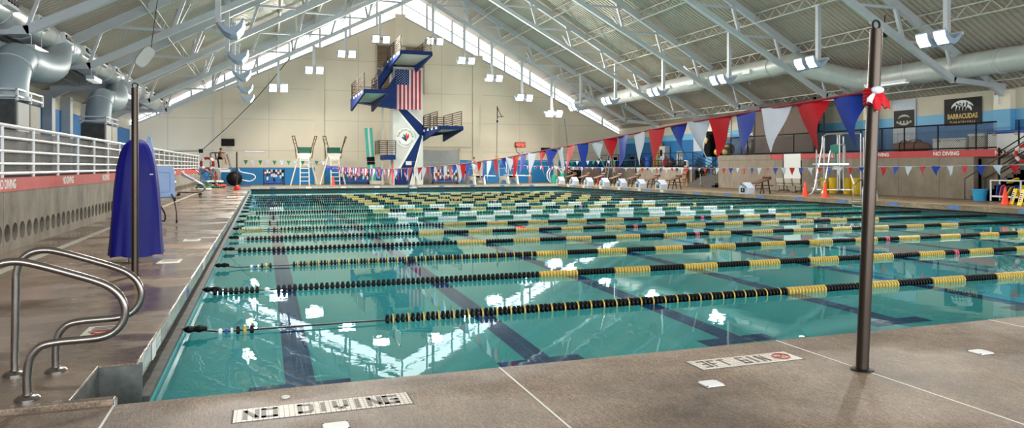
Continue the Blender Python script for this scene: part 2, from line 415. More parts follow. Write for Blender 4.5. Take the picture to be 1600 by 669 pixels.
# decks
m = MB(); m.span((-14, -6, -0.24), (36, Y0, -0.04)); struct(m.build('floor_front', 'deck'))
m = MB()
m.prism([(-4.6, Y0, -0.17), (XL, Y0, -0.17), (XL, 5.44, -0.17), (-1.21, 5.44, -0.17), (-1.21, 6.28, -0.17), (XL, 6.28, -0.17), (XL, YB, -0.17), (-4.6, YB, -0.17)], (0, 0, 0.17))
struct(m.build('floor_left', 'deckL', bevel=0.008))
m = MB(); m.span((XL, Y1, -0.17), (XR(Y1), YB, 0)); struct(m.build('floor_back', 'deckR'))
m = MB(); m.prism([(XR(Y0), Y0, -0.2), (34.4, Y0, -0.2), (34.4, YB, -0.2), (XR(Y1), YB, -0.2), (XR(Y1), Y1, -0.2)], (0, 0, 0.2))
struct(m.build('floor_right', 'deckR'))
# joints in the deck
m = MB()
for x in (XL, 1.76, 4.42, 7.1, 9.8): m.span((x-0.007, -6, -0.05), (x+0.008, Y0, -0.0385))
struct(m.build('trim_1', 'whitepaint'))
m = MB(); m.span((-3.72, 6, -0.02), (-3.58, 56, 0.004)); struct(m.build('trim_2', 'soffit'))
# edge tiles and lane markers on the pool edge
m = MB(); m.span((XL, Y0, -0.165), (XL+0.006, 5.44, -0.012)); m.span((XL, 6.28, -0.165), (XL+0.006, Y1, -0.012)); struct(m.build('trim_3', 'edge'))
m = MB(); m.span((XL, Y1-0.006, -0.165), (XR(Y1), Y1, -0.012)); struct(m.build('trim_4', 'edgeX'))
def edgeblk(mm, y, w, h0, h1):
    x = XR(y)-0.008
    mm.prism([(XR(y-w/2)-0.008, y-w/2, h0), (XR(y+w/2)-0.008, y+w/2, h0), (XR(y+w/2)-0.008, y+w/2, h1), (XR(y-w/2)-0.008, y-w/2, h1)], (0.02, 0, 0))
MIDS = [7.38 + 2.74*k for k in range(18)]
ml, mr_, mw = MB(), MB(), MB()
for k, y in enumerate(MIDS):
    (mw if k == 0 or k % 4 == 2 else ml).span((XL+0.006, y-0.17, -0.15), (XL+0.012, y+0.17, -0.014))
    edgeblk(mr_, y, 0.5, -0.17, -0.015)
    if y > 38: edgeblk(mw, y+1.1, 0.35, -0.17, -0.015)
for x in [XL+1.6+2.62*k for k in range(9)]: (mw if round(x) % 3 == 0 else ml).span((x-0.2, Y1-0.012, -0.15), (x+0.2, Y1-0.006, -0.02))
struct(ml.build('trim_5', 'bluetile')); struct(mr_.build('trim_6', 'bluetile')); struct(mw.build('trim_7', 'whitetile'))
# stair notch in the left edge
m = MB(); m.span((-1.26, 5.40, -0.62), (-1.204, 6.32, -0.012)); m.span((-1.21, 6.272, -0.62), (XL+0.03, 6.34, -0.012)); m.span((-1.21, 5.38, -0.62), (XL+0.004, 5.446, -0.012))
m.span((-1.21, 5.44, -0.62), (-0.94, 6.28, -0.5)); struct(m.build('wall_notch', 'notch'))
# gutters: recess under the slab, ledge, pool walls
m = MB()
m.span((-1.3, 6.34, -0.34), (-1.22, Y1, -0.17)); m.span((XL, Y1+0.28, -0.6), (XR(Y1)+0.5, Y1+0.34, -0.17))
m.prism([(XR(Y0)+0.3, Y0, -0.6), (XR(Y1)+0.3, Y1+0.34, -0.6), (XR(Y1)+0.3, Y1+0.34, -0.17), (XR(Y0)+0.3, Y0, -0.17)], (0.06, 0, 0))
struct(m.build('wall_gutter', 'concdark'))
m = MB(); m.span((-1.24, 6.34, -0.33), (-0.86, Y1+0.3, -0.285)); struct(m.build('trim_8', 'notch'))
m = MB()
m.span((-1.0, 5.2, -4.6), (-0.86, Y1+0.3, -0.33)); m.span((-1.0, 5.2, -4.6), (27.4, Y0, -0.24)); m.span((-1.0, Y1+0.3, -4.6), (25, Y1+0.5, -0.6))
m.prism([(XR(Y0)+0.3, Y0, -4.6), (XR(Y1)+0.3, Y1+0.3, -4.6), (XR(Y1)+0.3, Y1+0.3, -0.6), (XR(Y0)+0.3, Y0, -0.6)], (0.2, 0, 0))
struct(m.build('wall_pool', 'poolwall'))
def poolz(y):
    if y < 20: return ZW-1.07 - 0.012*max(0, y-8)
    if y < 45: return ZW-1.21 - (y-20)*0.05
    return ZW-2.46 - min(1.6, (y-45)*0.3)
YS = [5.2, 8, 20, 45, 50.5, 57.5]
m = MB()
for a, b in zip(YS, YS[1:]): m.poly([(-1, a, poolz(a)), (27.4, a, poolz(a)), (27.4, b, poolz(b)), (-1, b, poolz(b))])
struct(m.build('floor_pool', 'poolfloor'))
m = MB()
LX = [0.36 + 2.62*k for k in range(10)]
for x in LX:
    ys = [7.62, 8, 20, 45, 50]
    for a, b in zip(ys, ys[1:]):
        m.poly([(x-0.15, a, poolz(a)+0.006), (x+0.15, a, poolz(a)+0.006), (x+0.15, b, poolz(b)+0.006), (x-0.15, b, poolz(b)+0.006)])
    m.poly([(x-0.5, 7.38, poolz(7.5)+0.007), (x+0.5, 7.38, poolz(7.5)+0.007), (x+0.5, 7.66, poolz(7.5)+0.007), (x-0.5, 7.66, poolz(7.5)+0.007)])
for y, xa, xb in ((12.9, 4.7, 6.1), (12.9, 7.4, 10.8), (18.6, 12.4, 16.4), (24.1, 15, 19)):
    m.poly([(xa, y-0.15, poolz(y)+0.009), (xb, y-0.15, poolz(y)+0.009), (xb, y+0.15, poolz(y)+0.009), (xa, y+0.15, poolz(y)+0.009)])
struct(m.build('trim_9', 'lane', fix=False))
m = MB(); m.poly([(-0.87, Y0-0.02, ZW), (XR(Y0)+0.3, Y0-0.02, ZW), (XR(Y1)+0.3, Y1+0.3, ZW), (-0.87, Y1+0.3, ZW)])
w = m.build('pool_water', 'water', fix=False)
tag(w, 'clear turquoise water filling the long indoor pool', 'water', kind='stuff')

# back wall, its paint and pilasters
m = MB(); m.prism([(-10.4, YB, -0.3), (34.5, YB, -0.3), (34.5, YB, wallz(34.5)), (11.9, YB, 15.3), (-10.4, YB, wallz(-10.4))], (0, 0.3, 0))
struct(m.build('wall_back', 'cream'))
m = MB(); m.span((-10.2, YB-0.02, 0), (10.2, YB, 1.45)); m.span((12.9, YB-0.02, 0), (34.2, YB, 2.15)); struct(m.build('trim_10', 'blueband'))
m = MB()
for px, wd in ((340, 0.55), (499, 0.8), (625, 0.95), (746, 0.95), (868, 0.5), (957, 0.5)):
    x = PY(px, 200, YB).x
    m.span((x-wd/2, YB-0.16, 0 if px != 625 else 11), (x+wd/2, YB, wallz(x)+(0.2 if px in (499, 625, 746) else -0.05)))
struct(m.build('trim_11', 'cream'))
m = MB()
for z in (2.9, 5.6, 8.3, 11): 
    dx = (15.3-z)/0.475 - 0.4
    m.span((max(-10, 11.9-dx), YB-0.006, z-0.02), (min(34, 11.9+dx), YB+0.01, z+0.02))
for px in (262, 420, 560, 690, 812): 
    x = PY(px, 200, YB).x; m.span((x-0.02, YB-0.006, 2.2), (x+0.02, YB+0.01, wallz(x)-0.3))
struct(m.build('trim_12', 'creamR'))
# gable glazing above the back wall
m = MB(); XS = [-10.2, -8.3, -5.7, -3.1, -0.5, 2.1, 4.7, 7.3, 9.7, 12.0, 14.3, 16.7, 19.3, 21.9, 24.5, 27.1, 29.7, 32.3, 34.2]
for a, b in zip(XS, XS[1:]): m.poly([(a, YB+0.14, wallz(a)), (b, YB+0.14, wallz(b)), (b, YB+0.14, roofz(b)), (a, YB+0.14, roofz(a))])
w1 = struct(m.build('window_1', 'day', fix=False))
m = MB()
for x in XS[1:-1]: m.span((x-0.08, YB+0.02, wallz(x)), (x+0.08, YB+0.12, roofz(x)))
for s in (0, 1):
    for a, b in zip(XS, XS[1:]):
        za, zb = wallz(a)*0.5+roofz(a)*0.5, wallz(b)*0.5+roofz(b)*0.5
        if s: m.bar((a, YB+0.07, za), (b, YB+0.07, zb), 0.09, 0.09)
for a, b in ((-10.3, 11.9), (11.9, 34.4)): m.bar((a, YB+0.1, wallz(a)+0.05), (b, YB+0.1, wallz(b)+0.05), 0.3, 0.14)
struct(m.build('window_frame', 'steel', w1))
# roof deck (corrugated along the slope)
for side, xe in (('left', -10.6), ('right', 34.6)):
    m = MB(); ys = []; y = -6.4; k = 0
    while y < YB+0.6:
        ys += [(y, 0.0), (y+0.12, 0.0), (y+0.16, 0.075), (y+0.26, 0.075)]; y += 0.30
    rows = [[m.bm.verts.new((x, yy, roofz(x)+dz)) for yy, dz in ys] for x in (RCX, xe)]
    for i in range(len(ys)-1): m.bm.faces.new((rows[0][i], rows[0][i+1], rows[1][i+1], rows[1][i]))
    struct(m.build('ceiling_'+side, 'roof', fix=False))
m = MB(); m.span((11.7, -6, 17.55), (12.3, YB, 17.74)); struct(m.build('trim_13', 'joist'))
# side walls
m = MB(); m.span((-10.7, -6.3, -0.3), (-10.3, YB+0.3, 5.4)); struct(m.build('wall_left', 'creamR'))
m = MB(); m.span((-10.3, 2, 1.34), (-10.27, YB, 4.55)); struct(m.build('trim_14', 'midblue'))
m = MB()
for y in (16.85, 24.9, 32.95, 41.0, 44.5, 49.05, 53, 57.1): m.span((-10.3, y-0.3, 1.34), (-9.85, y+0.3, 5.3))
struct(m.build('trim_15', 'steel'))
m = MB(); m.span((34.2, -6.3, -0.3), (34.6, YB+0.3, 5.35)); struct(m.build('wall_right', 'creamR'))
m = MB(); m.span((34.17, 10, 3.8), (34.2, YB-0.1, 4.32)); struct(m.build('trim_16', 'skyband'))
m = MB(); m.span((34.17, 10, 1.5), (34.2, YB-0.1, 3.8)); struct(m.build('trim_17', 'midblue'))
mc, mb, ms = MB(), MB(), MB()
for y in (16.85, 24.9, 32.95, 41.0, 49.05, 57.1):
    mc.span((33.85, y-0.42, 4.32), (34.2, y+0.42, 5.25)); ms.span((33.85, y-0.42, 3.8), (34.2, y+0.42, 4.32)); mb.span((33.85, y-0.42, 1.5), (34.2, y+0.42, 3.8))
struct(mc.build('trim_18', 'cream')); struct(ms.build('trim_19', 'skyband')); struct(mb.build('trim_20', 'skyband'))
# wall behind the camera; its big glowing window is added for frontal fill
m = MB(); Yf = -6.3
m.span((-10.7, Yf, -0.3), (-7, Yf+0.3, 5.4)); m.span((31, Yf, -0.3), (34.6, Yf+0.3, 5.4)); m.span((-7, Yf, -0.3), (31, Yf+0.3, 0.6)); m.span((-10.7, Yf, 5.4), (34.6, Yf+0.3, 6.2))
m.prism([(-10.7, Yf, 6.2), (34.6, Yf, 6.2), (12, Yf, 17.7)], (0, 0.3, 0))
struct(m.build('wall_front', 'cream'))
m = MB(); m.poly([(-7, Yf+0.1, 0.6), (31, Yf+0.1, 0.6), (31, Yf+0.1, 5.4), (-7, Yf+0.1, 5.4)]); w2 = struct(m.build('window_fill', 'dayfill', fix=False))
m = MB()
for k in range(20): m.span((-7+2*k-0.04, Yf+0.12, 0.6), (-7+2*k+0.04, Yf+0.24, 5.4))
m.span((-7, Yf+0.12, 2.9), (31, Yf+0.24, 3.0)); struct(m.build('window_frame', 'steel', w2))

# left concrete wall with a row of round return-air openings
def holed_wall():
    m = MB(); bm = m.bm; X = -4.4; y = 5.6; step = 0.43; r = 0.165; zc = 0.33; h0, h1 = 0.06, 0.60; NS = 20
    def V(yy, zz, x=X): return bm.verts.new((x, yy, zz))
    yend = 56.9; n = int((yend-y)/step); y2 = y+n*step
    for a, b in ((0.0, h0), (h1, 1.09)):
        bm.faces.new([V(y, a), V(y2, a), V(y2, b), V(y, b)])
    for i in range(n):
        ya = y+i*step; yc = ya+step/2; inner = []; outer = []; deep = []
        ac = math.atan2((h1-h0)/2, step/2); cs = [ac, PI-ac, PI+ac, 2*PI-ac]; angs = []
        for q0, q1 in zip(cs, cs[1:]+[cs[0]+2*PI]): angs += [q0+(q1-q0)*j/5 for j in range(5)]
        for t in angs:
            c, s_ = math.cos(t), math.sin(t); q = 1/max(abs(c)/(step/2), abs(s_)/((h1-h0)/2))
            inner.append(V(yc+r*c, zc+r*s_)); outer.append(V(yc+q*c, zc+q*s_)); deep.append(V(yc+r*c, zc+r*s_, X-0.3))
        for k in range(NS):
            k2 = (k+1) % NS
            bm.faces.new((outer[k], outer[k2], inner[k2], inner[k])); bm.faces.new((inner[k], inner[k2], deep[k2], deep[k]))
        bm.faces.new(deep)
    bm.faces.new([V(y2, 0), V(y2, 1.09), V(y2, 1.09, X-5.9), V(y2, 0, X-5.9)])
    bm.faces.new([V(y, 1.09), V(y2, 1.09), V(y2, 1.09, X-0.3), V(y, 1.09, X-0.3)])
    return m.build('wall_left_low', 'concL', fix=False)
struct(holed_wall())
m = MB(); m.span((-4.7, 5.6, 1.09), (-4.385, 56.9, 1.34)); bandL = struct(m.build('trim_21', 'redbandL'))
for k in range(10): text('NO DIVING', 0.235, 'whitepaint', bandL, (-4.382, 6.6+4.3*k, 1.215), RX_LEFT, 0.002, 0.80, bold=0.006)
m = MB(); m.span((-10.3, 5.6, 1.2), (-4.7, 56.9, 1.335)); struct(m.build('floor_left_upper', 'concL'))
# right raised decks
m = MB(); m.span((31.6, 24.6, 0), (31.9, 44.6, 2.0)); struct(m.build('wall_right_low', 'concR'))
m = MB(); m.span((31.58, 23.4, 2.0), (31.9, 44.6, 2.33)); bandR = struct(m.build('trim_22', 'redband'))
m = MB(); m.span((31.56, 38.8, 1.99), (31.91, 44.62, 2.34)); struct(m.build('trim_23', 'concR'))
for px in (1288, 1372, 1478, 1578):
    p = PX(px, 243, 31.57); text('NO DIVING', 0.27, 'whitepaint', bandR, (31.575, p.y, 2.165), RX_RIGHT, 0.002, 1.0, bold=0.008)
m = MB(); m.span((31.9, 24.6, 1.9), (34.2, 44.6, 2.28)); m.span((32.2, 10, 1.9), (34.2, 24.6, 2.28)); struct(m.build('floor_right_upper', 'deckR'))
m = MB(); m.span((31.6, 10, 0), (32.2, 20.3, 2.0)); m.span((32.1, 20.3, 0), (32.3, 24.6, 2.2)); struct(m.build('wall_right_near', 'concR'))
m = MB(); m.span((31.58, 10, 2.0), (32.2, 20.5, 2.33)); struct(m.build('trim_24', 'redband'))
m = MB(); m.span((31.6, 48.0, 0), (31.9, 62.0, 1.42)); m.span((27.3, 62.0, 0), (31.9, 62.3, 1.42)); m.span((27.3, 62.3, 0), (27.6, YB, 1.42)); m.span((33.6, 44.6, 0), (34.2, 48.0, 1.5)); struct(m.build('wall_right_far', 'concR'))
m = MB(); m.span((31.9, 48.0, 1.2), (34.2, YB, 1.45)); m.span((27.6, 62.3, 1.2), (31.9, YB, 1.45)); struct(m.build('floor_right_far', 'deckR'))
m = MB(); m.span((31.55, 47.98, 1.30), (31.92, 62, 1.46)); m.span((27.3, 61.95, 1.30), (31.9, 62.1, 1.46)); struct(m.build('trim_25', 'creamR'))
# stairs cut into the right wall
def stairs(name, x0, y0, n, rise, run, width, direction, label):
    m = MB()
    for k in range(n):
        if direction == 'x': m.span((x0+run*k, y0, 0), (x0+run*n, y0+width, rise*(k+1)))
        else: m.span((x0, y0-run*n, 0), (x0+width, y0-run*k, rise*(k+1)))
    o = m.build(name, 'stair'); return tag(o, label, 'stairs')
stairs('concrete_stairs', 31.1, 44.7, 9, 0.158, 0.27, 3.2, 'x', 'dark concrete stairs climbing between the low and high right hand walls')
stairs('concrete_stairs', 31.0, 24.3, 13, 0.175, 0.29, 1.08, 'y', 'dark concrete stairs with black guard rails behind the kickboard rack')

# ---------------------------------------------------------------- roof steel
TY = [8.8, 16.85, 24.9, 32.95, 41.0, 49.05, 57.1]
NODES = [15.6, 12.75, 9.9, 7.05, 4.2, 1.35]
ordn = ['seventh', 'sixth', 'fifth', 'fourth', 'third', 'second', 'first']
for ti, y in enumerate(TY):
    t = thing('roof_truss', 'white steel roof truss, %s one out from the gable window' % ordn[ti], 'truss', (RCX, y, 15.4), group='roof trusses')
    for s in (-1, 1):
        X = lambda o: RCX + s*o
        m = MB(); m.bar((X(0), y, roofz(X(0))-0.42), (X(22.0), y, roofz(X(22.0))-0.42), 0.22, 0.36); m.build('rafter', 'steel', t, world=True)
        m = MB(); m.bar((X(0), y, chordz(X(0))), (X(18.7), y, chordz(X(18.7))), 0.24, 0.26); m.bar((X(18.6), y, 5.62), (X(22.0), y, 5.42), 0.24, 0.26); m.build('bottom_chord', 'steel', t, world=True)
        for i, o in enumerate(NODES):
            zn = chordz(X(o)); zr = roofz(X(o-0.55))-0.5
            m = MB(); m.bar((X(o), y, zn), (X(o-0.55), y, zr), 0.14, 0.14)
            oh = (17.3-zn)/0.56
            if oh < 21.6: m.bar((X(o), y, zn), (X(oh), y, zn+0.02), 0.12, 0.12)
            if i % 2 == 0:
                m.bar((X(o), y, zn), (X(o), y+1.9, roofz(X(o))-0.55), 0.11, 0.11); m.bar((X(o)+0.12, y, zn), (X(o)+0.5, y+1.9, roofz(X(o)+0.5)-0.55), 0.06, 0.06)
            m.build('web_strut', 'steel', t, world=True)
        m = MB(); m.bar((X(18.7), y, 5.6), (X(18.2), y, roofz(X(18.2))-0.5), 0.1, 0.1); m.build('web_strut', 'steel', t, world=True)
# bar joists running the length of the hall under the deck
JO = [20.7, 16.5, 13.75, 11.0, 8.25, 5.5, 2.75]
for s in (-1, 1):
    for o in JO:
        x = RCX + s*o; zt = roofz(x)-0.10; zb = zt-0.52; m = MB()
        m.bar((x, -6, zt), (x, YB, zt), 0.1, 0.06); m.bar((x, -6, zb), (x, YB, zb), 0.08, 0.05)
        y = 6.0; k = 0
        while y < YB-0.5:
            m.bar((x, y, zb if k % 2 else zt), (x, y+0.55, zt if k % 2 else zb), 0.03, 0.03); y += 0.55; k += 1
        struct(m.build('ceiling_joist', 'joist'))
# ---------------------------------------------------------------- hanging flood lamps
LAMPS = []; LAMP_W = 420; EXPOSURE = 0.78
def make_flood(drop, bracket=True):
    """fixture facing local +x, hung so that its heads sit at the root; the rod reaches up by drop"""
    t = thing('pendant_floodlight', 'twin floodlight', 'lamp')
    m = MB(); m.box((-0.02, 0, drop/2), (0.19, 0.19, drop)); m.box((-0.02, 0, drop), (0.3, 0.5, 0.08)); m.build('rod', 'steel', t)
    m = MB(); m.box((0, 0, 0.0), (0.12, 1.4, 0.12)); m.build('crossbar', 'steel', t)
    for s in (-1, 1):
        y0, y1 = s*0.40-0.27, s*0.40+0.27
        top = [(0.0, 0.10), (0.2, -0.12), (0.42, -0.22), (0.62, -0.13), (0.86, 0.16)]
        bot = [(0.89, 0.10), (0.82, -0.18), (0.64, -0.40), (0.42, -0.45), (0.2, -0.34), (0.0, -0.10)]
        m = MB(); m.prism([(x, y0, z) for x, z in top+bot], (0, y1-y0, 0)); h = m.build('lamp_head', 'lampblue', t, bevel=0.012)
        m = MB(); m.prism([(0.905, y0+0.03, 0.06), (0.835, y0+0.03, -0.185), (0.655, y0+0.03, -0.41), (0.64, y0+0.03, -0.39), (0.81, y0+0.03, -0.175), (0.88, y0+0.03, 0.07)], (0, y1-y0-0.06, 0)); m.build('lens', 'lens', h)
    return t
FL = {}
def flood(x, y, z, rz, label, drop, group):
    k = round(drop, 1)
    if k not in FL: FL[k] = o = make_flood(drop); o.location = (x, y, z); o.rotation_euler = (0, 0, rz); o['label'] = label; o['group'] = group
    else: o = dup(FL[k], (x, y, z), rz, label, group)
    c, s = math.cos(rz), math.sin(rz)
    LAMPS.append((x+c*1.0, y+s*1.0, z-0.3, c*1.0, s*1.0)); return o
RY = [21.2, 28.2, 35.3, 42.6, 49.6, 56.0]
nth = ['nearest', 'second nearest', 'third nearest', 'fourth nearest', 'second farthest', 'farthest']
for k, y in enumerate(RY):
    zt = roofz(RCX+13.75)-0.65
    flood(RCX+13.75, y, 6.75, PI, 'white twin floodlight over the right hand lanes, %s of its row' % nth[k], zt-6.75, 'floodlights over the right hand lanes')
    flood(RCX-13.55, y+7.0 if k < 5 else 14.2, 6.75, 0, 'white twin floodlight over the left hand lanes, %s' % (nth[k]+' of its row' if k < 5 else 'closest to the front deck'), zt-6.75, 'floodlights over the left hand lanes')
flood(RCX+13.75, 14.2, 6.75, PI, 'white twin floodlight over the right hand lanes, closest to the front deck', roofz(RCX+13.75)-0.65-6.75, 'floodlights over the right hand lanes')
bx = [(435, 140), (490, 113), (540, 88), (593, 65), (676, 68), (725, 98), (768, 125), (815, 155), (861, 180)]
bn = ['leftmost', 'second from the left', 'third from the left', 'just left of the ridge', 'just right of the ridge', 'second right of the ridge', 'third right of the ridge', 'second from the right', 'rightmost']
for (px, py), nm in zip(bx, bn):
    p = PY(px, py, 57.1)
    flood(p.x, 57.0, p.z+0.2, -PI/2, 'white twin floodlight under the gable glazing, %s of the gable row' % nm, chordz(p.x)-p.z-0.2, 'floodlights under the gable')
# strip lamps
def strip(name, p, L, axis, label):
    t = thing(name, label, 'lamp', p)
    sx, sy = (L, 0.3) if axis == 'x' else (0.3, L)
    MB().box((0, 0, 0.03), (sx, sy, 0.14)).build('housing', 'steel', t); MB().box((0, 0, -0.06), (sx*0.94, sy*0.94 if axis == 'x' else sy*0.94, 0.05)).build('diffuser', 'strip', t)
    m = MB()
    for s in (-1, 1):
        q = (s*L*0.35, 0) if axis == 'x' else (0, s*L*0.35)
        m.cyl((q[0], q[1], 0.1), (q[0], q[1], 1.2), 0.012, 6)
    m.build('hanger', 'steel', t)
strip('strip_light', PX(57, 80, -6.7), 1.5, 'y', 'white strip light hanging under the big left duct, nearest')
strip('strip_light', PX(147, 125, -6.7), 1.5, 'y', 'white strip light hanging under the left duct beyond the first elbow pair')
strip('strip_light', PX(198, 151, -6.7), 1.5, 'y', 'small white strip light under the far end of the left duct')
strip('strip_light', PX(1385, 131, 30.0), 2.6, 'y', 'white strip light below the right duct beside the steel flag pole')
strip('strip_light', PX(1183, 118, 29.6), 2.2, 'y', 'white strip light on the right duct beyond the elbow')
strip('strip_light', PX(1082, 140, 29.6), 2.2, 'y', 'white strip light halfway along the far stretch of right duct')
strip('strip_light', PX(1612, 102, 31.5), 2.4, 'y', 'white strip light cut by the right edge of the view')
def wallstrip(px, py, L, label):
    p = PY(px, py, YB-0.15); t = thing('wall_light', label, 'lamp', p)
    MB().box((0, 0, 0), (L, 0.2, 0.14)).build('housing', 'offwhite', t, bevel=0.02); MB().box((0, -0.02, -0.09), (L*0.95, 0.15, 0.06)).build('diffuser', 'strip', t)
wallstrip(398, 235.5, 1.7, 'long cream wall light beside the black television on the back wall')
wallstrip(828, 238, 1.5, 'long cream wall light under the red number display')

# ---------------------------------------------------------------- ducts
def arc(c, r, a0, a1, n, ex, ey):
    c, ex, ey = Vector(c), Vector(ex), Vector(ey)
    return [c + ex*(r*math.cos(a0+(a1-a0)*k/n)) + ey*(r*math.sin(a0+(a1-a0)*k/n)) for k in range(n+1)]
t = thing('air_duct', 'long round pale duct with a kink under the right roof slope', 'duct', (28, 30, 6.5))
m = MB(); m.tube(smoothpath([(28.5, 62.5, 7.42), (28.5, 34.6, 7.42), (28.7, 33.4, 7.36), (30.6, 31.0, 6.4), (31.0, 30.2, 6.25), (31.0, 29.2, 6.25), (31.0, 9, 6.25)], 5), 0.56, 20); m.build('duct_run', 'ductpaint', t, smooth=True, world=True)
for q in ((28.5, 34.8, 7.42), (31.0, 29.0, 6.25), (31.0, 22.8, 6.25), (28.5, 42, 7.42), (28.5, 51, 7.42), (31.0, 16, 6.25)): MB().torus(q, 0.565, 0.025, 'y', 24, 6).build('seam_band', 'steel', t, world=True)
for q in ((28.5, 37), (28.5, 45), (28.5, 53), (31.0, 26.5), (31.0, 19)): MB().cyl((q[0], q[1], 6.6), (q[0], q[1], roofz(q[0])-0.1), 0.02, 6).build('hanger', 'steel', t, world=True)
for k in range(9):
    y = 36.5+k*3; MB().box((27.92, y, 7.32), (0.16, 0.7, 0.26)).build('air_outlet', 'white', t, world=True)
t = thing('air_duct', 'long round silver duct with white nozzles under the left roof slope', 'duct', (-6.1, 30, 4.9))
DX, DZ, DR = -7.3, 6.08, 0.5
m = MB(); m.tube([(DX, 10, DZ), (DX, 34, DZ), (DX, 44, DZ), (DX, 62, DZ)], DR, 22); m.build('duct_run', 'duct', t, smooth=True, world=True)
for k in range(20): MB().torus((DX, 12+k*2.4, DZ), DR+0.005, 0.02, 'y', 24, 6).build('seam_band', 'steel', t, world=True)
for k in range(13):
    y = 20.6+k*3.1
    b = MB().box((DX+0.50, y, DZ+0.10), (0.20, 1.0, 0.36), (0, -0.2, 0)).build('nozzle_box', 'white', t, world=True)
    n = Vector((0.98, -0.1, 0.1)).normalized()
    for j in range(4):
        q = Vector((DX+0.58, y-0.36+0.24*j, DZ+0.12)); m = MB(); m.tube([q, q+n*0.07], 0.085, 12); m.build('nozzle', 'black', b, world=True)
for x0, y, r, R1 in ((-6.55, 22.7, 0.50, 1.05), (-7.75, 23.3, 0.55, 1.35), (-6.55, 34.0, 0.48, 0.95)):
    z0 = 3.50
    path = [(x0, y, 3.32)] + [Vector(q) for q in arc((x0, y+R1, z0), R1, PI, PI/2, 10, (0, 1, 0), (0, 0, 1))] + [(x0-0.05, y+R1+1.8, z0+R1+0.06), (x0-0.15, y+R1+4.0, z0+R1+0.4), (DX, y+R1+7.0, DZ-0.1)]
    m = MB(); m.tube(smoothpath(path, 3), r, 24); m.build('branch_elbow', 'elbow', t, smooth=True, world=True)
    MB().tube([(x0, y, 3.32), (x0, y, 3.44)], r+0.06, 24).build('collar', 'elbow', t, world=True)
    q = arc((x0, y+R1, z0), R1, PI, PI/2, 10, (0, 1, 0), (0, 0, 1))[5]; m = MB(); d = Vector((0, 0.7071, 0.7071)); e1 = Vector((1, 0, 0)); e2 = Vector((0, -0.7071, 0.7071))
    m.tube([q+(e1*math.cos(k*PI/12)+e2*math.sin(k*PI/12))*(r+0.005) for k in range(24)], 0.022, 6, closed=True); m.build('seam_band', 'steel', t, world=True)
def plenum(y, length, x0, label):
    t = thing('air_plenum', label, 'air unit', ((x0-6.15)/2, y, 1.335)); w = -6.15-x0
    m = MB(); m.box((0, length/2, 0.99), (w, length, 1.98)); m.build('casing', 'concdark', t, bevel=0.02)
    for k in range(2): MB().box((w/2+0.02, length*(0.26+0.48*k), 0.99), (0.05, length*0.42, 1.85)).build('front_panel', 'towergrey' if k == 0 else 'soffit', t, bevel=0.01)
    for z in (2.06, 2.24):
        m = MB(); m.bar((-w/2-0.05, -0.06, z), (w/2+0.06, -0.06, z), 0.05, 0.05); m.bar((w/2+0.06, -0.06, z), (w/2+0.06, length+0.05, z), 0.05, 0.05); m.build('top_rail', 'railwhite', t)
    for q in ((-w/2, -0.06), (w/2+0.06, -0.06), (w/2+0.06, length/2), (w/2+0.06, length)): MB().box((q[0], q[1], 2.1), (0.05, 0.05, 0.32)).build('rail_post', 'railwhite', t)
plenum(21.95, 2.2, -8.3, 'grey air unit box on the left balcony under the nearer duct elbows')
plenum(33.1, 2.5, -7.0, 'grey air unit box on the left balcony under the farther duct elbow')

# ---------------------------------------------------------------- left balcony railing
t = thing('balcony_railing', 'long white four bar railing with grey mesh along the left balcony', 'railing', (-4.45, 30, 1.34))
ya, yb = 5.7, 56.8
for z, r in ((2.30, 0.04), (2.08, 0.028), (1.83, 0.028), (1.60, 0.028), (1.42, 0.032)):
    MB().tube([(-4.45, ya, z), (-4.45, yb, z)], r, 8).build('top_rail' if z == 2.30 else 'rail', 'railwhite', t, world=True, smooth=True)
y = ya+0.2
while y < yb: MB().cyl((-4.45, y, 1.34), (-4.45, y, 2.30), 0.035, 8).build('post', 'railwhite', t, world=True); y += 1.85
m = MB(); m.poly([(-4.52, ya, 1.42), (-4.52, yb, 1.42), (-4.52, yb, 2.24), (-4.52, ya, 2.24)]); m.build('mesh_panel', 'mesh', t, world=True, fix=False)
# ---------------------------------------------------------------- stainless stair rails
def make_grab():
    yr = 6.22
    px = [(87.5, 580), (87, 548), (90, 527), (97, 515), (109, 506), (132, 501.5), (160, 499), (187, 496), (205, 489), (217, 476), (221, 460), (217, 444), (206, 431), (186, 420), (140, 406), (92, 393.5), (68, 391), (48, 395), (33, 407), (26, 425), (24.5, 450), (24, 585)]
    pts = [PY(a, b, yr) for a, b in px]
    base = [Vector((pts[0].x, yr, 0)), Vector((pts[-1].x-0.005, yr, 0))]
    pts = [base[0]+Vector((0, 0, 0.004))] + pts[1:-1] + [base[1]+Vector((0, 0, 0.004))]
    t = thing('grab_rail', 'curved stainless grab rail farther from the front deck beside the pool stair', 'handrail', (-1.6, yr, 0), 0, 'pool stair grab rails')
    m = MB(); m.tube(smoothpath(pts, 5), 0.026, 16); m.build('rail', 'chrome', t, smooth=True, world=True)
    for b in base:
        m = MB(); m.lathe([(0.075, 0), (0.075, 0.012), (0.06, 0.026), (0.032, 0.034), (0.032, 0.04)], b, 24); m.build('escutcheon', 'chrome', t, smooth=True, world=True)
    return t
gr = make_grab()
dup(gr, (-1.6, 5.53, 0), label='curved stainless grab rail nearest the front deck beside the pool stair')

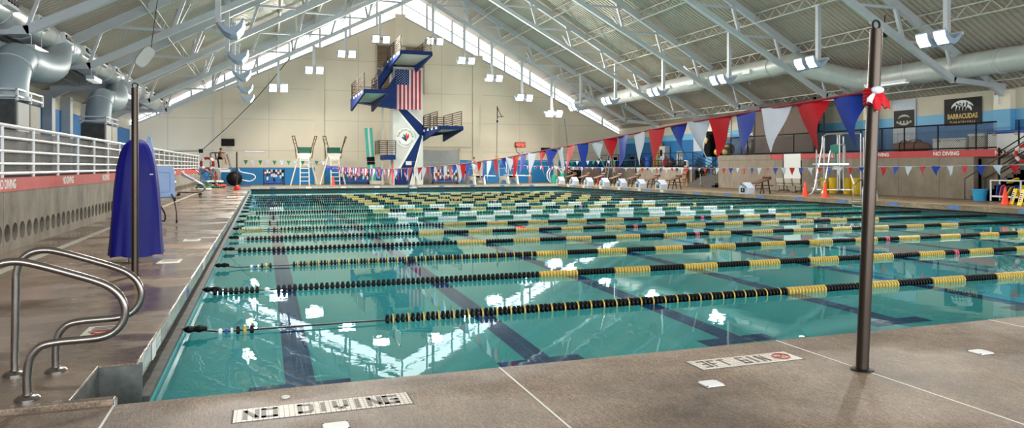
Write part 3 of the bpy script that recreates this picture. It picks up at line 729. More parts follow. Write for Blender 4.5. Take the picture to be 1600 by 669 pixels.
# ---------------------------------------------------------------- stanchions
def stanchion(base, h, lean, label, loop=True, foot=True):
    t = thing('flag_pole', label, 'pole', base, 0, None)
    top = Vector((lean*CA, -lean*SA, h))
    m = MB(); m.tube([(0, 0, 0), top], 0.047, 20); m.build('tube', 'oldsteel', t, smooth=True)
    if foot:
        m = MB(); m.lathe([(0.085, 0), (0.085, 0.008), (0.055, 0.014)], (0, 0, 0), 20); m.build('foot_ring', 'blackmetal', t)
    m = MB(); m.torus(top+Vector((0, 0, 0.035)), 0.035, 0.009, 'y', 20, 6); m.build('eye_loop', 'blackmetal', t)
    return t
pb = PZ(1347, 578, -0.04)
pole1 = stanchion(pb, 2.66, 0.11, 'tall dull steel pole standing on the front deck with the red rope tied on')
pole2 = stanchion(PZ(211, 431, 0), 2.66, 0.0, 'steel pole on the left deck in front of the blue vinyl cover')
pole3 = stanchion(PZ(370, 297.5, 0), 2.45, 0.0, 'far steel pole at the left deck edge with a red weighted base')
m = MB(); m.lathe([(0.17, 0), (0.17, 0.12), (0.13, 0.28), (0.06, 0.34)], (0, 0, 0.0), 16); m.build('weighted_base', 'redp', pole3)
pole4 = stanchion((27.2, 49, 0), 2.45, 0.0, 'far steel pole on the right deck holding green and white flags')
# knotted cloth round the front pole
def knot():
    c = pb + Vector((0.088*CA, -0.088*SA, 2.13)); t = thing('rope_tie', 'red and white cloth knotted round the steel pole', 'rope tie', c)
    m = MB(); rr = random.Random(3)
    for k in range(5): m.torus((0, 0, -0.05+0.026*k), 0.060+0.004*rr.random(), 0.016, 'z', 16, 6)
    m.build('wrap', 'pred', t, smooth=True)
    for k, (dx, dy, dz) in enumerate(((-0.10, -0.03, -0.05), (0.06, -0.05, -0.09), (-0.05, -0.06, -0.11))):
        m = MB(); p0 = Vector((dx*0.5, -0.05, 0.02)); p1 = Vector((dx, dy-0.03, dz))
        m.loft([[p+Vector((w*math.cos(a), 0.012*math.sin(a), 0.3*w*math.sin(2*a))) for a in [2*PI*i/8 for i in range(8)]] for p, w in ((p0, 0.02), ((p0+p1)/2, 0.045), (p1, 0.03))])
        m.build('cloth_tail', 'pwhite' if k == 0 else 'pred', t, smooth=True)
    m = MB(); m.ball((-0.02, -0.06, 0.05), 0.045, 10, (1.3, 0.7, 0.7)); m.build('bow', 'pwhite', t, smooth=True)
knot()

# ---------------------------------------------------------------- pennant lines
PEN = {}
def pennant_mesh(w, h, col, var):
    key = (w, h, col, var)
    if key in PEN: return PEN[key]
    rr = random.Random(var*7+1); m = MB(); rows = []; NR = 7
    ph, am = rr.uniform(0, 6), rr.uniform(0.02, 0.06)
    for i in range(NR+1):
        v = i/NR; ww = w*(1-v)*0.5+0.004; row = []
        for j in range(5):
            q = j/4*2-1
            row.append(m.bm.verts.new((q*ww + 0.02*math.sin(v*4+ph)*v, am*(math.sin(q*2.2*(1-v)+v*3+ph)-math.sin(ph))*(0.3+0.7*v)*(w/0.33), -v*h)))
        rows.append(row)
    for A, B in zip(rows, rows[1:]):
        for j in range(4): m.bm.faces.new((A[j], A[j+1], B[j+1], B[j]))
    me = bpy.data.meshes.new('pennant'); m.bm.to_mesh(me); m.bm.free()
    for p in me.polygons: p.use_smooth = True
    me.materials.append(M[col]); PEN[key] = me; return me
def flagline(label, path, first, spacing, w, h, cols, ropemat, rr=0.008, flags=None, limit=100, twist=0.35):
    """path: list of points; flags: list of (start, end) arc-length spans"""
    L = [0.0]
    for a, b in zip(path, path[1:]): L.append(L[-1] + (b-a).length)
    def at(s):
        for i in range(len(path)-1):
            if s <= L[i+1]:
                q = (s-L[i])/(L[i+1]-L[i]); return path[i].lerp(path[i+1], q), (path[i+1]-path[i]).normalized()
        return path[-1], (path[-1]-path[-2]).normalized()
    t = thing('pennant_line', label, 'flags', path[0])
    m = MB(); m.tube(path, rr, 6); m.build('rope', ropemat, t, world=True)
    rg = random.Random(5); s = first; k = 0; rest = MB()
    spans = flags or [(0, L[-1])]
    while s < L[-1]-0.2:
        if any(a <= s <= b for a, b in spans):
            p, d = at(s); col = cols[k % len(cols)]; me = pennant_mesh(w, h, col, k % 5)
            ang = math.atan2(d.y, d.x) + rg.uniform(-twist, twist); tilt = rg.uniform(-0.15, 0.15)
            if k < limit:
                o = bpy.data.objects.new('pennant', me); COL.objects.link(o); o.parent = t
                o.location = p - t.location; o.rotation_euler = (tilt, 0, ang)
            else:
                mm = Matrix.Translation(p) @ Euler((tilt, 0, ang)).to_matrix().to_4x4()
                vs_ = [rest.bm.verts.new(mm @ v.co) for v in me.vertices]
                for pf in me.polygons: rest.bm.faces.new([vs_[i] for i in pf.vertices])
        k += 1; s += spacing
    if len(rest.bm.faces): tag(rest.build('far_pennants', 'pblue', t, world=True, fix=False), kind='stuff')
    else: rest.bm.free()
    return t
x0 = pb.x + 0.085
ctl = [(x0, pb.y, 2.14), (4.45, 5.8, 2.075), (4.45, 7.2, 2.016), (4.45, 10.2, 1.86), (4.45, 16.6, 1.60), (4.45, 27.7, 1.45), (4.45, 42, 1.50), (4.45, 55, 1.62), (4.45, 64.95, 1.75)]
flagline('red rope of red, white and blue pennants running from the steel pole down the pool', smoothpath(ctl, 8), 0.20, 0.42, 0.35, 0.42, ['pblue', 'pred', 'pwhite'], 'rope', 0.011, flags=[(0, 51)], twist=0.16)
ctl = [(20.9, 9.5, 1.70), (20.9, 14.4, 1.60), (20.9, 24.4, 1.49), (20.9, 36, 1.45), (20.9, 48, 1.52), (20.9, 64.95, 1.72)]
flagline('lower line of red, white and blue pennants hanging before the right concrete wall', smoothpath(ctl, 8), 0.3, 0.52, 0.28, 0.32, ['pblue', 'pred', 'pwhite'], 'pwhite', 0.008, twist=0.25)
ctl = [(-1.58, 49, 1.97), (1.0, 49, 1.92), (5, 49, 1.9), (12.5, 49, 1.85), (20, 49, 1.9), (27.2, 49, 2.05)]
flagline('line of green and white pennants strung across the far end of the pool', smoothpath(ctl, 5), 0.5, 0.44, 0.26, 0.30, ['pgreen', 'pwhite'], 'pwhite', 0.006, flags=[(0.4, 5.4), (22.8, 27.2)], twist=0.3)

# ---------------------------------------------------------------- lane ropes
RUN = {}
def run_mesh(col, length, pitch, seg, thick=0.62, r=0.068):
    key = (col, round(length, 2), pitch, seg, thick)
    if key in RUN: return RUN[key]
    m = MB(); n = max(1, int(round(length/pitch)))
    for i in range(n):
        x = (i+0.5)*length/n; t = length/n*thick/2
        m.lathe([(r*0.45, x-t), (r, x-t*0.55), (r, x+t*0.55), (r*0.45, x+t)], (0, 0, 0), seg, 'x')
    bmesh.ops.recalc_face_normals(m.bm, faces=m.bm.faces)
    me = bpy.data.meshes.new('float_run'); m.bm.to_mesh(me); m.bm.free(); me.materials.append(M[col])
    RUN[key] = me; return me
def ticks_mesh(length, seg):
    key = ('tick', round(length, 2), seg)
    if key in RUN: return RUN[key]
    m = MB(); n = max(1, int(length/0.19))
    for i in range(n):
        x = (i+0.5)*length/n; m.lathe([(0.03, x-0.014), (0.071, x-0.010), (0.071, x+0.010), (0.03, x+0.014)], (0, 0, 0), seg, 'x')
    bmesh.ops.recalc_face_normals(m.bm, faces=m.bm.faces)
    me = bpy.data.meshes.new('float_ticks'); m.bm.to_mesh(me); m.bm.free(); me.materials.append(M['yellow'])
    RUN[key] = me; return me
ZR = ZW + 0.03
lane_desc = {1: 'black and yellow lane rope nearest the front deck', 2: 'second lane rope from the front deck, black and yellow', 3: 'third lane rope from the front deck, starting late at its left end',
 4: 'fourth lane rope from the front deck, black then yellow', 5: 'fifth lane rope from the front deck, with a white float at its left end', 6: 'sixth lane rope from the front deck, yellow floats at its left end',
 7: 'nearest of the three green and white lane ropes', 8: 'middle one of the three green and white lane ropes', 9: 'black and gold lane rope between two green and white ones', 10: 'farthest of the three green and white lane ropes',
 11: 'black and gold lane rope just beyond the last green one', 12: 'fourth black and gold lane rope from the far end', 13: 'third black and gold lane rope from the far end', 14: 'second black and gold lane rope from the far end', 15: 'black and gold lane rope nearest the diving tower'}
for k in range(1, 16):
    y = 8.75 + 2.74*(k-1); xe = XR(y)+0.25
    pitch, seg = ((0.058, 12) if k <= 3 else (0.072, 8) if k <= 7 else (0.12, 6))
    t = thing('lane_rope', lane_desc[k], 'lane rope', (-0.86, y, ZR), 0, 'lane ropes across the pool')
    m = MB(); m.tube([(-0.86, y, ZR+0.06), (-0.45, y, ZR), (xe, y, ZR)], 0.011 if k < 4 else 0.014, 6); m.build('cable', 'cable', t, world=True)
    m = MB(); m.lathe([(0.02, 0), (0.045, 0.05), (0.03, 0.1), (0.045, 0.16), (0.02, 0.24)], (-0.84, y, ZR+0.05), 8, 'x'); m.build('spring_hook', 'black', t, world=True)
    def put(me, x):
        o = bpy.data.objects.new('float_run', me); COL.objects.link(o); o.parent = t; o.location = (x+0.86, 0, 0.0)
    def seg_(col, a, b, p=None, th=0.66):
        x = a
        while x < b-0.05:
            l = min(0.72, b-x); put(run_mesh(col, l, p or pitch, seg, th), x); x += l
    gw = k in (7, 8, 10); A, B = ('green', 'white') if gw else ('black', 'gold' if k > 3 else 'yellow')
    start, alt = {1: (1.40, 7.4), 2: (-0.72, 4.5), 3: (0.52, 5.5), 4: (-0.55, 4.5), 5: (-0.42, 4.1), 6: (0.2, 5.5), 7: (0.4, 4.5), 8: (0.55, 4.6), 9: (-0.3, 4.4), 10: (0.9, 4.6)}.get(k, (-0.5+0.12*(k % 3), 4.8))
    end = xe-5.3
    if k in (1, 3):
        x = -0.5 if k == 1 else -0.25
        for col, l in (('white', 0.07), ('bluep', 0.04), ('white', 0.05), ('black', 0.06), ('yellow', 0.06), ('black', 0.07)): put(run_mesh(col, l, 0.07, 12, 0.7, 0.06 if col in ('black', 'yellow') else 0.035), x); x += l+0.012
    if k == 2:
        seg_('black', -0.72, -0.05, 0.078, 0.72); put(run_mesh('white', 0.1, 0.1, 10, 0.8, 0.035), 0.0); seg_('black', 0.18, alt, 0.078, 0.72)
    elif k in (1, 3):
        x = start
        while x < alt-0.05:
            l = min(0.95, alt-x); put(run_mesh('black', l, 0.064, seg, 0.7), x); put(ticks_mesh(l, seg), x); x += l
    elif k == 6:
        seg_('yellow', -0.7, 0.0); put(run_mesh('green', 0.1, 0.1, 8), 0.1)
        seg_('black', 0.25, alt, 0.1, 0.5); put(ticks_mesh(0.9, 8), 0.3)
    elif k in (7, 8):
        seg_('green', -0.6, -0.1); put(run_mesh('black', 0.1, 0.1, 8), start-0.25); seg_('green', start, alt, 0.09, 0.6)
    elif k == 10: seg_('green', -0.6, 0.2); seg_('white', 0.25, 0.85, 0.09); seg_('green', start, alt, 0.1)
    else:
        if k == 5: put(run_mesh('white', 0.12, 0.06, 8, 0.8, 0.045), -0.6)
        seg_('black', start, alt, 0.10, 0.72)
    x = alt; j = 0; red = alt + 0.72*(2*random.randint(3, 6)+1)
    while x < end-0.1:
        l = min(0.72, end-x)
        if abs(x-red) < 0.3 and not gw:
            put(run_mesh('black', 0.28, pitch, seg), x); put(run_mesh('pink', 0.14, pitch, seg), x+0.28); put(run_mesh('black', 0.30, pitch, seg), x+0.42)
        else: put(run_mesh(B if j % 2 == 0 else A, l, pitch, seg, 0.85), x)
        x += l; j += 1
    seg_('green' if gw else 'black', end, xe-0.35, 0.10, 0.5)

# ---------------------------------------------------------------- deck signs and drains
def stroke(mm, pts, w, z, h=0.0025):
    for a, b in zip(pts, pts[1:]): mm.bar((a[0], a[1], z), (b[0], b[1], z), w, h, (0, 0, 1)) if False else mm.box(((a[0]+b[0])/2, (a[1]+b[1])/2, z), (max(w, abs(b[0]-a[0])+w), w, h) if abs(b[1]-a[1]) < 1e-6 else (w, abs(b[1]-a[1])+w, h)) if (abs(b[1]-a[1]) < 1e-6 or abs(b[0]-a[0]) < 1e-6) else mm.box(((a[0]+b[0])/2, (a[1]+b[1])/2, z), (math.hypot(b[0]-a[0], b[1]-a[1]), w, h), (0, 0, math.atan2(b[1]-a[1], b[0]-a[0])))
GLY = {'N': [[(0, 0), (0, 1)], [(0, 1), (1, 0)], [(1, 0), (1, 1)]], 'O': [[(0, 0), (0, 1), (1, 1), (1, 0), (0, 0)]], 'D': [[(0, 0), (0, 1), (.8, 1)], [(1, .85), (1, .15)], [(.8, 0), (0, 0)]], 'I': [[(.5, 0), (.5, 1)]],
 'V': [[(0, 1), (0, .35)], [(0, .35), (.5, 0)], [(.5, 0), (1, .35)], [(1, .35), (1, 1)]], 'G': [[(1, 1), (0, 1), (0, 0), (1, 0), (1, .5), (.6, .5)]], '3': [[(0, 1), (1, 1), (1, 0), (0, 0)], [(.3, .5), (1, .5)]],
 'F': [[(0, 0), (0, 1), (1, 1)], [(0, .5), (.7, .5)]], 'T': [[(0, 1), (1, 1)], [(.5, 0), (.5, 1)]], '6': [[(1, 1), (0, 1), (0, 0), (1, 0), (1, .5), (0, .5)]]}
def mosaic(label, x0, x1, y0, y1, z, word, lw, ring=None):
    t = thing('floor_sign', label, 'sign', ((x0+x1)/2, (y0+y1)/2, z))
    m = MB(); m.span((x0-0.012, y0-0.012, z-0.02), (x1+0.012, y1+0.012, z+0.001)); m.build('grout_border', 'notch', t, world=True)
    m = MB(); m.span((x0, y0, z-0.02), (x1, y1, z+0.003)); m.build('tile_field', 'mosaic', t, world=True)
    m = MB(); n = len(word); slot = (x1-x0-0.12-(0.2 if ring else 0))/n
    for i, ch in enumerate(word):
        if ch == ' ': continue
        gx, gy, gw, gh = x0+0.07+slot*i, y0+(y1-y0)*0.2, slot*(0.56 if ring else 0.64), (y1-y0)*0.6
        for st in GLY[ch]: stroke(m, [(gx+a*gw, gy+b*gh) for a, b in st], lw, z+0.0035)
    m.build('lettering', 'glyph', t, world=True)
    if ring:
        m = MB(); c = (x1-0.13, (y0+y1)/2); m.torus((c[0], c[1], z+0.003), 0.07, 0.008, 'z', 28, 4); m.box((c[0], c[1], z+0.004), (0.12, 0.012, 0.002), (0, 0, 0.8)); m.build('no_diving_symbol', 'redglyph', t, world=True)
        m = MB(); m.box((c[0]-0.01, c[1], z+0.004), (0.05, 0.014, 0.002), (0, 0, -0.5)); m.ball((c[0]+0.02, c[1]-0.02, z+0.003), 0.012, 8, (1, 1, 0.1)); m.build('diver_figure', 'glyph', t, world=True)
mosaic('cream mosaic floor sign reading NO DIVING on the front deck', -0.18, 0.945, 4.74, 4.98, -0.04, 'NO DIVING', 0.03)
mosaic('cream mosaic floor sign reading 3FT 6IN with a red ring on the front deck', 3.24, 4.21, 4.77, 5.01, -0.04, '3FT 6IN', 0.018, True)
def sticker(label, px, py, w, h, z=0, ring=False, lines=3):
    p = PZ(px, py, z); t = thing('floor_sign', label, 'sign', p)
    MB().box((0, 0, 0.001), (w, h, 0.004)).build('plate', 'offwhite', t)
    m = MB(); rr = random.Random(int(px))
    for k in range(lines):
        yy = h*(0.36-0.3*k*(2/lines)); m.box((0, yy, 0.0035), (w*rr.uniform(0.6, 0.82), h*0.10, 0.002))
    m.build('print_lines', 'glyph', t)
    if ring:
        m = MB(); m.torus((w*0.05, -h*0.24, 0.003), 0.075, 0.011, 'z', 24, 4, (1.15, 0.8)); m.box((w*0.05, -h*0.24, 0.004), (0.12, 0.016, 0.003), (0, 0, 0.6)); m.build('ring', 'redglyph', t)
sticker('white floor notice with a red ring beneath the grab rails', 160, 517, 0.30, 0.42, ring=True, lines=4)
sticker('white floor notice on the left deck just past the blue cover', 265, 408.5, 0.34, 0.50)
sticker('white floor notice on the left deck beyond the lift seat', 300, 375, 0.32, 0.45)
sticker('farthest white floor notice on the left deck near the far pole', 362, 308, 0.4, 0.9)
def drain(label, px, py, z):
    p = PZ(px, py, z); t = thing('deck_drain_cover', label, 'drain cover', p)
    MB().box((0, 0, 0.002), (0.155, 0.135, 0.01)).build('plate', 'white', t, bevel=0.003)
    m = MB()
    for sx in (-1, 1):
        for sy in (-1, 1): m.cyl((sx*0.072, sy*0.062, 0.004), (sx*0.072, sy*0.062, 0.009), 0.007, 8)
    m.build('corner_screw', 'black', t)
drain('white square cover plate in front of the 3FT 6IN sign', 1111, 600, -0.04)
drain('white square cover plate right of the steel pole', 1532, 550.5, -0.04)
drain('white square cover plate at the bottom edge below the NO DIVING sign', 525, 667, -0.04)
p = PZ(446, 621, -0.04); m = MB(); m.lathe([(0.03, 0), (0.03, 0.006), (0.012, 0.012)], p, 10); tag(m.build('anchor_cap', 'offwhite'), 'tiny pale anchor cap in the front deck near the pool edge', 'anchor cap')
m = MB(); m.box((0, 0, 0), (0.006, 0.20, 0.15)); o = m.build('edge_marker', 'white'); o.location = (XL+0.013, 7.1, -0.09); tag(o, 'white tag fixed on the left pool edge at the first lane', 'marker')

# ---------------------------------------------------------------- covered lift on the left deck
def cover():
    b = PZ(212, 410, 0); b = Vector((b.x-0.02, b.y+0.22, 0))
    t = thing('vinyl_cover', 'tall royal blue vinyl cover draped over equipment on the left deck', 'cover', b, -YAW*0+0.2)
    prof = [(0.10, 0.40, 0.30), (0.30, 0.385, 0.29), (0.8, 0.36, 0.27), (1.2, 0.33, 0.25), (1.55, 0.29, 0.22), (1.78, 0.235, 0.18), (1.9, 0.18, 0.14), (1.965, 0.12, 0.10), (1.99, 0.06, 0.05)]
    rings = []
    for z, a, c in prof:
        ring = []
        for k in range(48):
            an = 2*PI*k/48; ca, sa = math.cos(an), math.sin(an); e = 0.6
            q = 1 + 0.035*math.sin(7*an+z*1.3)*(1.15-z/2.2) + 0.02*math.sin(13*an-z*2)
            ring.append((a*q*math.copysign(abs(ca)**e, ca), c*q*math.copysign(abs(sa)**e, sa), z + (0.015*math.sin(5*an) if z < 0.2 else 0)))
        rings.append(ring)
    m = MB(); m.loft(rings); m.build('drape', 'cover', t, smooth=True)
    m = MB(); m.box((0.05, -0.05, 0.06), (0.34, 0.3, 0.12)); m.cyl((0.05, -0.05, 0.1), (0.05, -0.05, 0.5), 0.06, 12); m.build('base_plate', 'oldsteel', t)
    m = MB(); m.box((0.2, -0.262, 1.42), (0.05, 0.012, 0.018), (0, 0, 0.2)); m.build('buckle', 'pwhite', t)
cover()
def lift():
    c = PZ(255, 352, 0); t = thing('pool_lift', 'periwinkle grey pool lift seat behind the blue vinyl cover', 'pool lift', c, 0.12)
    rot = 0
    m = MB()   # seat back shell, raised rim and recess
    W_, H_ = 0.25, 0.86
    out = [(-W_*0.9, 0, 0.72), (W_*1.15, 0, 0.74), (W_*1.05, 0, 1.45), (W_*0.85, 0, 1.56), (-W_*0.85, 0, 1.56), (-W_, 0, 1.45)]
    m.prism(out, (0, 0.10, 0)); bk = m.build('seat_back', 'lift', t, bevel=0.025)
    m = MB(); q = [(-0.14, -0.012, 0.88), (0.18, -0.012, 0.90), (0.17, -0.012, 1.40), (-0.15, -0.012, 1.42)]
    for a, b in zip(q, q[1:]+q[:1]): m.bar(a, b, 0.03, 0.035)
    m.box((0.015, -0.004, 1.14), (0.28, 0.01, 0.44)); m.build('moulded_rim', 'lift', bk, bevel=0.006)
    m = MB(); m.box((0.02, 0.28, 0.74), (0.5, 0.46, 0.07)); m.build('seat_pan', 'lift', t, bevel=0.02)
    for s in (-1, 1):
        m = MB(); m.tube(smoothpath([(s*0.27, 0.05, 1.1), (s*0.29, 0.28, 1.14), (s*0.29, 0.5, 1.08)], 4), 0.03, 8); m.build('armrest', 'lift', t)
    m = MB()
    for pa, pb_ in (((-0.325, 2.33), (-0.44, 1.93)), ((-0.44, 1.96), (-0.32, 1.45)), ((-0.325, 2.33), (-0.25, 1.95)), ((-0.26, 2.0), (-0.36, 1.55)), ((-0.25, 2.02), (-0.20, 1.5)), ((-0.42, 1.95), (-0.26, 1.86))):
        m.bar((pa[0], 0.14, pa[1]), (pb_[0], 0.14, pb_[1]), 0.065, 0.10, (0, 1, 0))
    m.build('lifting_arm', 'lift', t, bevel=0.012)
    m = MB(); m.box((-0.30, 0.3, 0.46), (0.24, 0.34, 0.92)); m.box((-0.30, 0.16, 1.32), (0.24, 0.3, 0.34)); m.box((-0.27, 0.16, 1.0), (0.14, 0.2, 0.5)); m.build('mast_housing', 'lift', t, bevel=0.03)
    m = MB(); m.box((-0.30, 0.0, 1.40), (0.22, 0.02, 0.02)); m.build('red_trim', 'redp', t)
    m = MB(); m.box((-0.4, 0.2, 0.02), (0.5, 0.6, 0.04)); m.build('base_plate', 'alu', t)
    m = MB(); m.tube(smoothpath([(-0.1, -0.02, 0.9), (-0.18, -0.1, 0.6), (-0.14, -0.15, 0.25), (0.02, -0.16, 0.12), (0.04, -0.12, 0.3), (-0.08, -0.06, 0.55)], 5), 0.02, 6); m.build('hose', 'black', t)
    m = MB(); m.tube(smoothpath([(0.2, -0.04, 0.82), (0.27, -0.06, 0.6), (0.31, -0.06, 0.35), (0.32, -0.06, 0.1)], 4), 0.014, 6); m.box((0.27, -0.06, 0.68), (0.06, 0.03, 0.1)); m.box((0.32, -0.06, 0.09), (0.05, 0.03, 0.09)); m.build('seat_belt', 'black', t)
lift()
# ---------------------------------------------------------------- people
def skin_mesh(verts, edges, rad, root=0, sub=1):
    me = bpy.data.meshes.new('tmp'); me.from_pydata(verts, edges, []); o = bpy.data.objects.new('tmp', me); COL.objects.link(o)
    o.modifiers.new('Skin', 'SKIN')
    for i, r in enumerate(rad):
        r = r if isinstance(r, tuple) else (r, r); me.skin_vertices[0].data[i].radius = r; me.skin_vertices[0].data[i].use_root = (i == root)
    sm = o.modifiers.new('Sub', 'SUBSURF'); sm.levels = sub; sm.render_levels = sub
    bpy.context.view_layer.update()
    out = bpy.data.meshes.new_from_object(o.evaluated_get(bpy.context.evaluated_depsgraph_get()))
    bpy.data.objects.remove(o)
    for p in out.polygons: p.use_smooth = True
    out.materials.clear(); return out
STAND = dict(pelvis=(0, 0, .93), waist=(0, 0, 1.08), chest=(0, 0, 1.27), neck=(0, .01, 1.45), chin=(0, -.02, 1.53), skull=(0, 0, 1.61), crown=(0, .005, 1.675),
    shL=(-.17, 0, 1.39), elL=(-.23, .02, 1.12), wrL=(-.23, -.06, .88), shR=(.17, 0, 1.39), elR=(.23, .02, 1.12), wrR=(.23, -.06, .88),
    hipL=(-.09, 0, .88), knL=(-.10, -.02, .49), anL=(-.10, .02, .08), toL=(-.12, -.15, .03), hipR=(.09, 0, .88), knR=(.10, -.02, .49), anR=(.10, .02, .08), toR=(.12, -.15, .03))
RAD = dict(pelvis=(.13, .10), waist=(.115, .085), chest=(.14, .10), neck=.052, chin=(.062, .075), skull=(.076, .093), crown=(.05, .06), sh=.058, el=.042, wr=.028, hip=.085, kn=.056, an=.038, to=.03)
def person(label, loc, rz, pose=None, scale=1.0, skin='skin', top=None, bottom=None, suit=None, hair='short'):
    J = dict(STAND); J.update(pose or {})
    J = {k: Vector(v)*scale for k, v in J.items()}
    t = thing('person', label, 'person', loc, rz)
    names = list(J); idx = {n: i for i, n in enumerate(names)}
    V = [J[n] for n in names]
    R = []
    for n in names:
        r = RAD.get(n) or RAD[n[:2]] if n in RAD or n[:2] in RAD else RAD[n[:3]]
        R.append(tuple(q*scale for q in r) if isinstance(r, tuple) else r*scale)
    E = [('pelvis', 'waist'), ('waist', 'chest'), ('chest', 'neck'), ('neck', 'chin'), ('chin', 'skull'), ('skull', 'crown')]
    for s in 'LR': E += [('chest', 'sh'+s), ('sh'+s, 'el'+s), ('el'+s, 'wr'+s), ('pelvis', 'hip'+s), ('hip'+s, 'kn'+s), ('kn'+s, 'an'+s), ('an'+s, 'to'+s)]
    E = [(idx[a], idx[b]) for a, b in E]
    for s in 'LR':      # palm, four fingers and a thumb
        w = J['wr'+s]; d = (w-J['el'+s]).normalized(); side = d.cross(Vector((0, 0, 1)))
        side = side.normalized() if side.length > 0.1 else Vector((0, 1, 0)); palm = w + d*0.065*scale
        V.append(palm); R.append((.036*scale, .018*scale)); pi = len(V)-1; E.append((idx['wr'+s], pi))
        nrm = d.cross(side)
        for f, (off, ln) in enumerate(((-.027, .065), (-.009, .075), (.009, .07), (.027, .055))):
            a = palm + (side*off + d*0.03)*scale; b = a + (d*ln*0.55 + nrm*0.008)*scale; c = b + (d*ln*0.4 + nrm*0.022)*scale
            for q in (a, b, c): V.append(q); R.append(.008*scale)
            n = len(V); E += [(pi, n-3), (n-3, n-2), (n-2, n-1)]
        a = w + (d*0.03 + side*-.035)*scale; b = a + (d*0.035 + side*-.022)*scale
        for q in (a, b): V.append(q); R.append(.010*scale)
        n = len(V); E += [(idx['wr'+s], n-2), (n-2, n-1)]
    me = skin_mesh(V, E, R, idx['pelvis']); me.materials.append(M[skin]); me.name = 'body'; link('body', me, t)
    fwd = (Vector((J['toL'].x+J['toR'].x, J['toL'].y+J['toR'].y, 0)) - Vector((J['anL'].x+J['anR'].x, J['anL'].y+J['anR'].y, 0)))
    fwd = fwd.normalized() if fwd.length > 1e-3 else Vector((0, -1, 0)); rt = fwd.cross(Vector((0, 0, 1)))
    h = J['skull']; m = MB()
    for s in (-1, 1): m.ball(h + fwd*.088*scale + rt*s*.032*scale, .012*scale, 8)
    m.build('eye', 'black', t)
    m = MB(); m.ball(h + fwd*.098*scale + Vector((0, 0, -.025*scale)), .016*scale, 8, (0.8, 0.8, 1.3)); m.build('nose', skin, t, smooth=True)
    m = MB(); m.box(h + fwd*.085*scale + Vector((0, 0, -.06*scale)), (.04*scale, .02*scale, .008*scale), (0, 0, math.atan2(rt.y, rt.x))); m.build('mouth', 'pink', t)
    m = MB(); m.ball(h - fwd*.012*scale + Vector((0, 0, .028*scale)), .103*scale, 12, (0.88, 0.98, 0.9))
    if hair == 'bun': m.ball(h - fwd*.09*scale + Vector((0, 0, .06*scale)), .045*scale, 8)
    if hair == 'long': m.ball(h - fwd*.06*scale + Vector((0, 0, -.09*scale)), .08*scale, 10, (1, .6, 1.5))
    m.build('hair', 'hair', t, smooth=True)
    def cloth(name, chain, material, grow):
        ks = []; 
        for a, b in chain:
            for q in (a, b):
                if q not in ks: ks.append(q)
        def pos(q):
            if '/' in q: a, b, f = q.split('/'); return J[a].lerp(J[b], float(f))
            return J[q]
        def rr(q):
            n = q.split('/')[0]; r = RAD.get(n) or RAD.get(n[:2]) or RAD.get(n[:3]); r = r if isinstance(r, tuple) else (r, r)
            return tuple((x+grow)*scale for x in r)
        mm = skin_mesh([pos(q) for q in ks], [(ks.index(a), ks.index(b)) for a, b in chain], [rr(q) for q in ks], 0); mm.materials.append(M[material]); mm.name = name
        link(name, mm, t)
    if top: cloth('shirt', [('pelvis', 'waist'), ('waist', 'chest'), ('chest', 'chest/neck/.6'), ('chest', 'shL'), ('chest', 'shR'), ('shL', 'shL/elL/.6'), ('shR', 'shR/elR/.6')], top, .014)
    if bottom: f = .55 if bottom == 'shortblack' else .0; 
    if bottom == 'shortblack': cloth('shorts', [('pelvis', 'hipL'), ('pelvis', 'hipR'), ('hipL', 'hipL/knL/.6'), ('hipR', 'hipR/knR/.6')], bottom, .018)
    elif bottom: cloth('trousers', [('pelvis', 'hipL'), ('pelvis', 'hipR'), ('hipL', 'knL'), ('hipR', 'knR'), ('knL', 'anL'), ('knR', 'anR')], bottom, .016)
    if suit: cloth('swimsuit', [('pelvis', 'waist'), ('waist', 'chest'), ('pelvis', 'hipL/pelvis/.5'), ('pelvis', 'hipR/pelvis/.5')], suit, .010)
    return t
ARMSUP = dict(elL=(-.20, -.16, 1.22), wrL=(-.05, -.20, 1.36), elR=(.20, -.16, 1.22), wrR=(.05, -.20, 1.36))
p = PY(828, 285, 58.0); person('girl in a dark swimsuit standing at the far pool edge, arms folded up', (p.x, 58.0, 0), 0.3, ARMSUP, 0.86, 'skin2', suit='suit', hair='bun')
p = PY(889, 286, 58.6); person('person in dark shirt and jeans standing at the far right pool corner', (p.x, 58.6, 0), 0.8, dict(elL=(-.22, -.08, 1.13), wrL=(-.12, -.25, 1.1)), 1.0, 'skin', top='shortblack', bottom='jeans')
p = PY(728, 286, 60.0); person('swimmer in a black swimsuit walking beside the left springboard stand', (p.x, 60.0, 0), -0.6, dict(knL=(-.10, -.16, .50), anL=(-.10, -.12, .08), toL=(-.11, -.28, .03), knR=(.10, .04, .48), anR=(.10, .16, .09), toR=(.11, .0, .03)), 0.98, 'skin2', suit='shortblack', hair='bun')
SITA = dict(pelvis=(0, .05, .10), waist=(0, .03, .26), chest=(0, -.02, .45), neck=(0, -.05, .62), chin=(0, -.10, .68), skull=(0, -.09, .76), crown=(0, -.08, .825), shL=(-.17, -.02, .55), shR=(.17, -.02, .55),
    elL=(-.22, -.12, .30), wrL=(-.12, -.33, .26), elR=(.22, -.12, .30), wrR=(.12, -.33, .26), hipL=(-.09, .02, .09), hipR=(.09, .02, .09), knL=(-.10, -.40, .07), knR=(.10, -.40, .10), anL=(-.10, -.48, -.38), anR=(.10, -.42, -.36), toL=(-.10, -.64, -.43), toR=(.10, -.58, -.42))

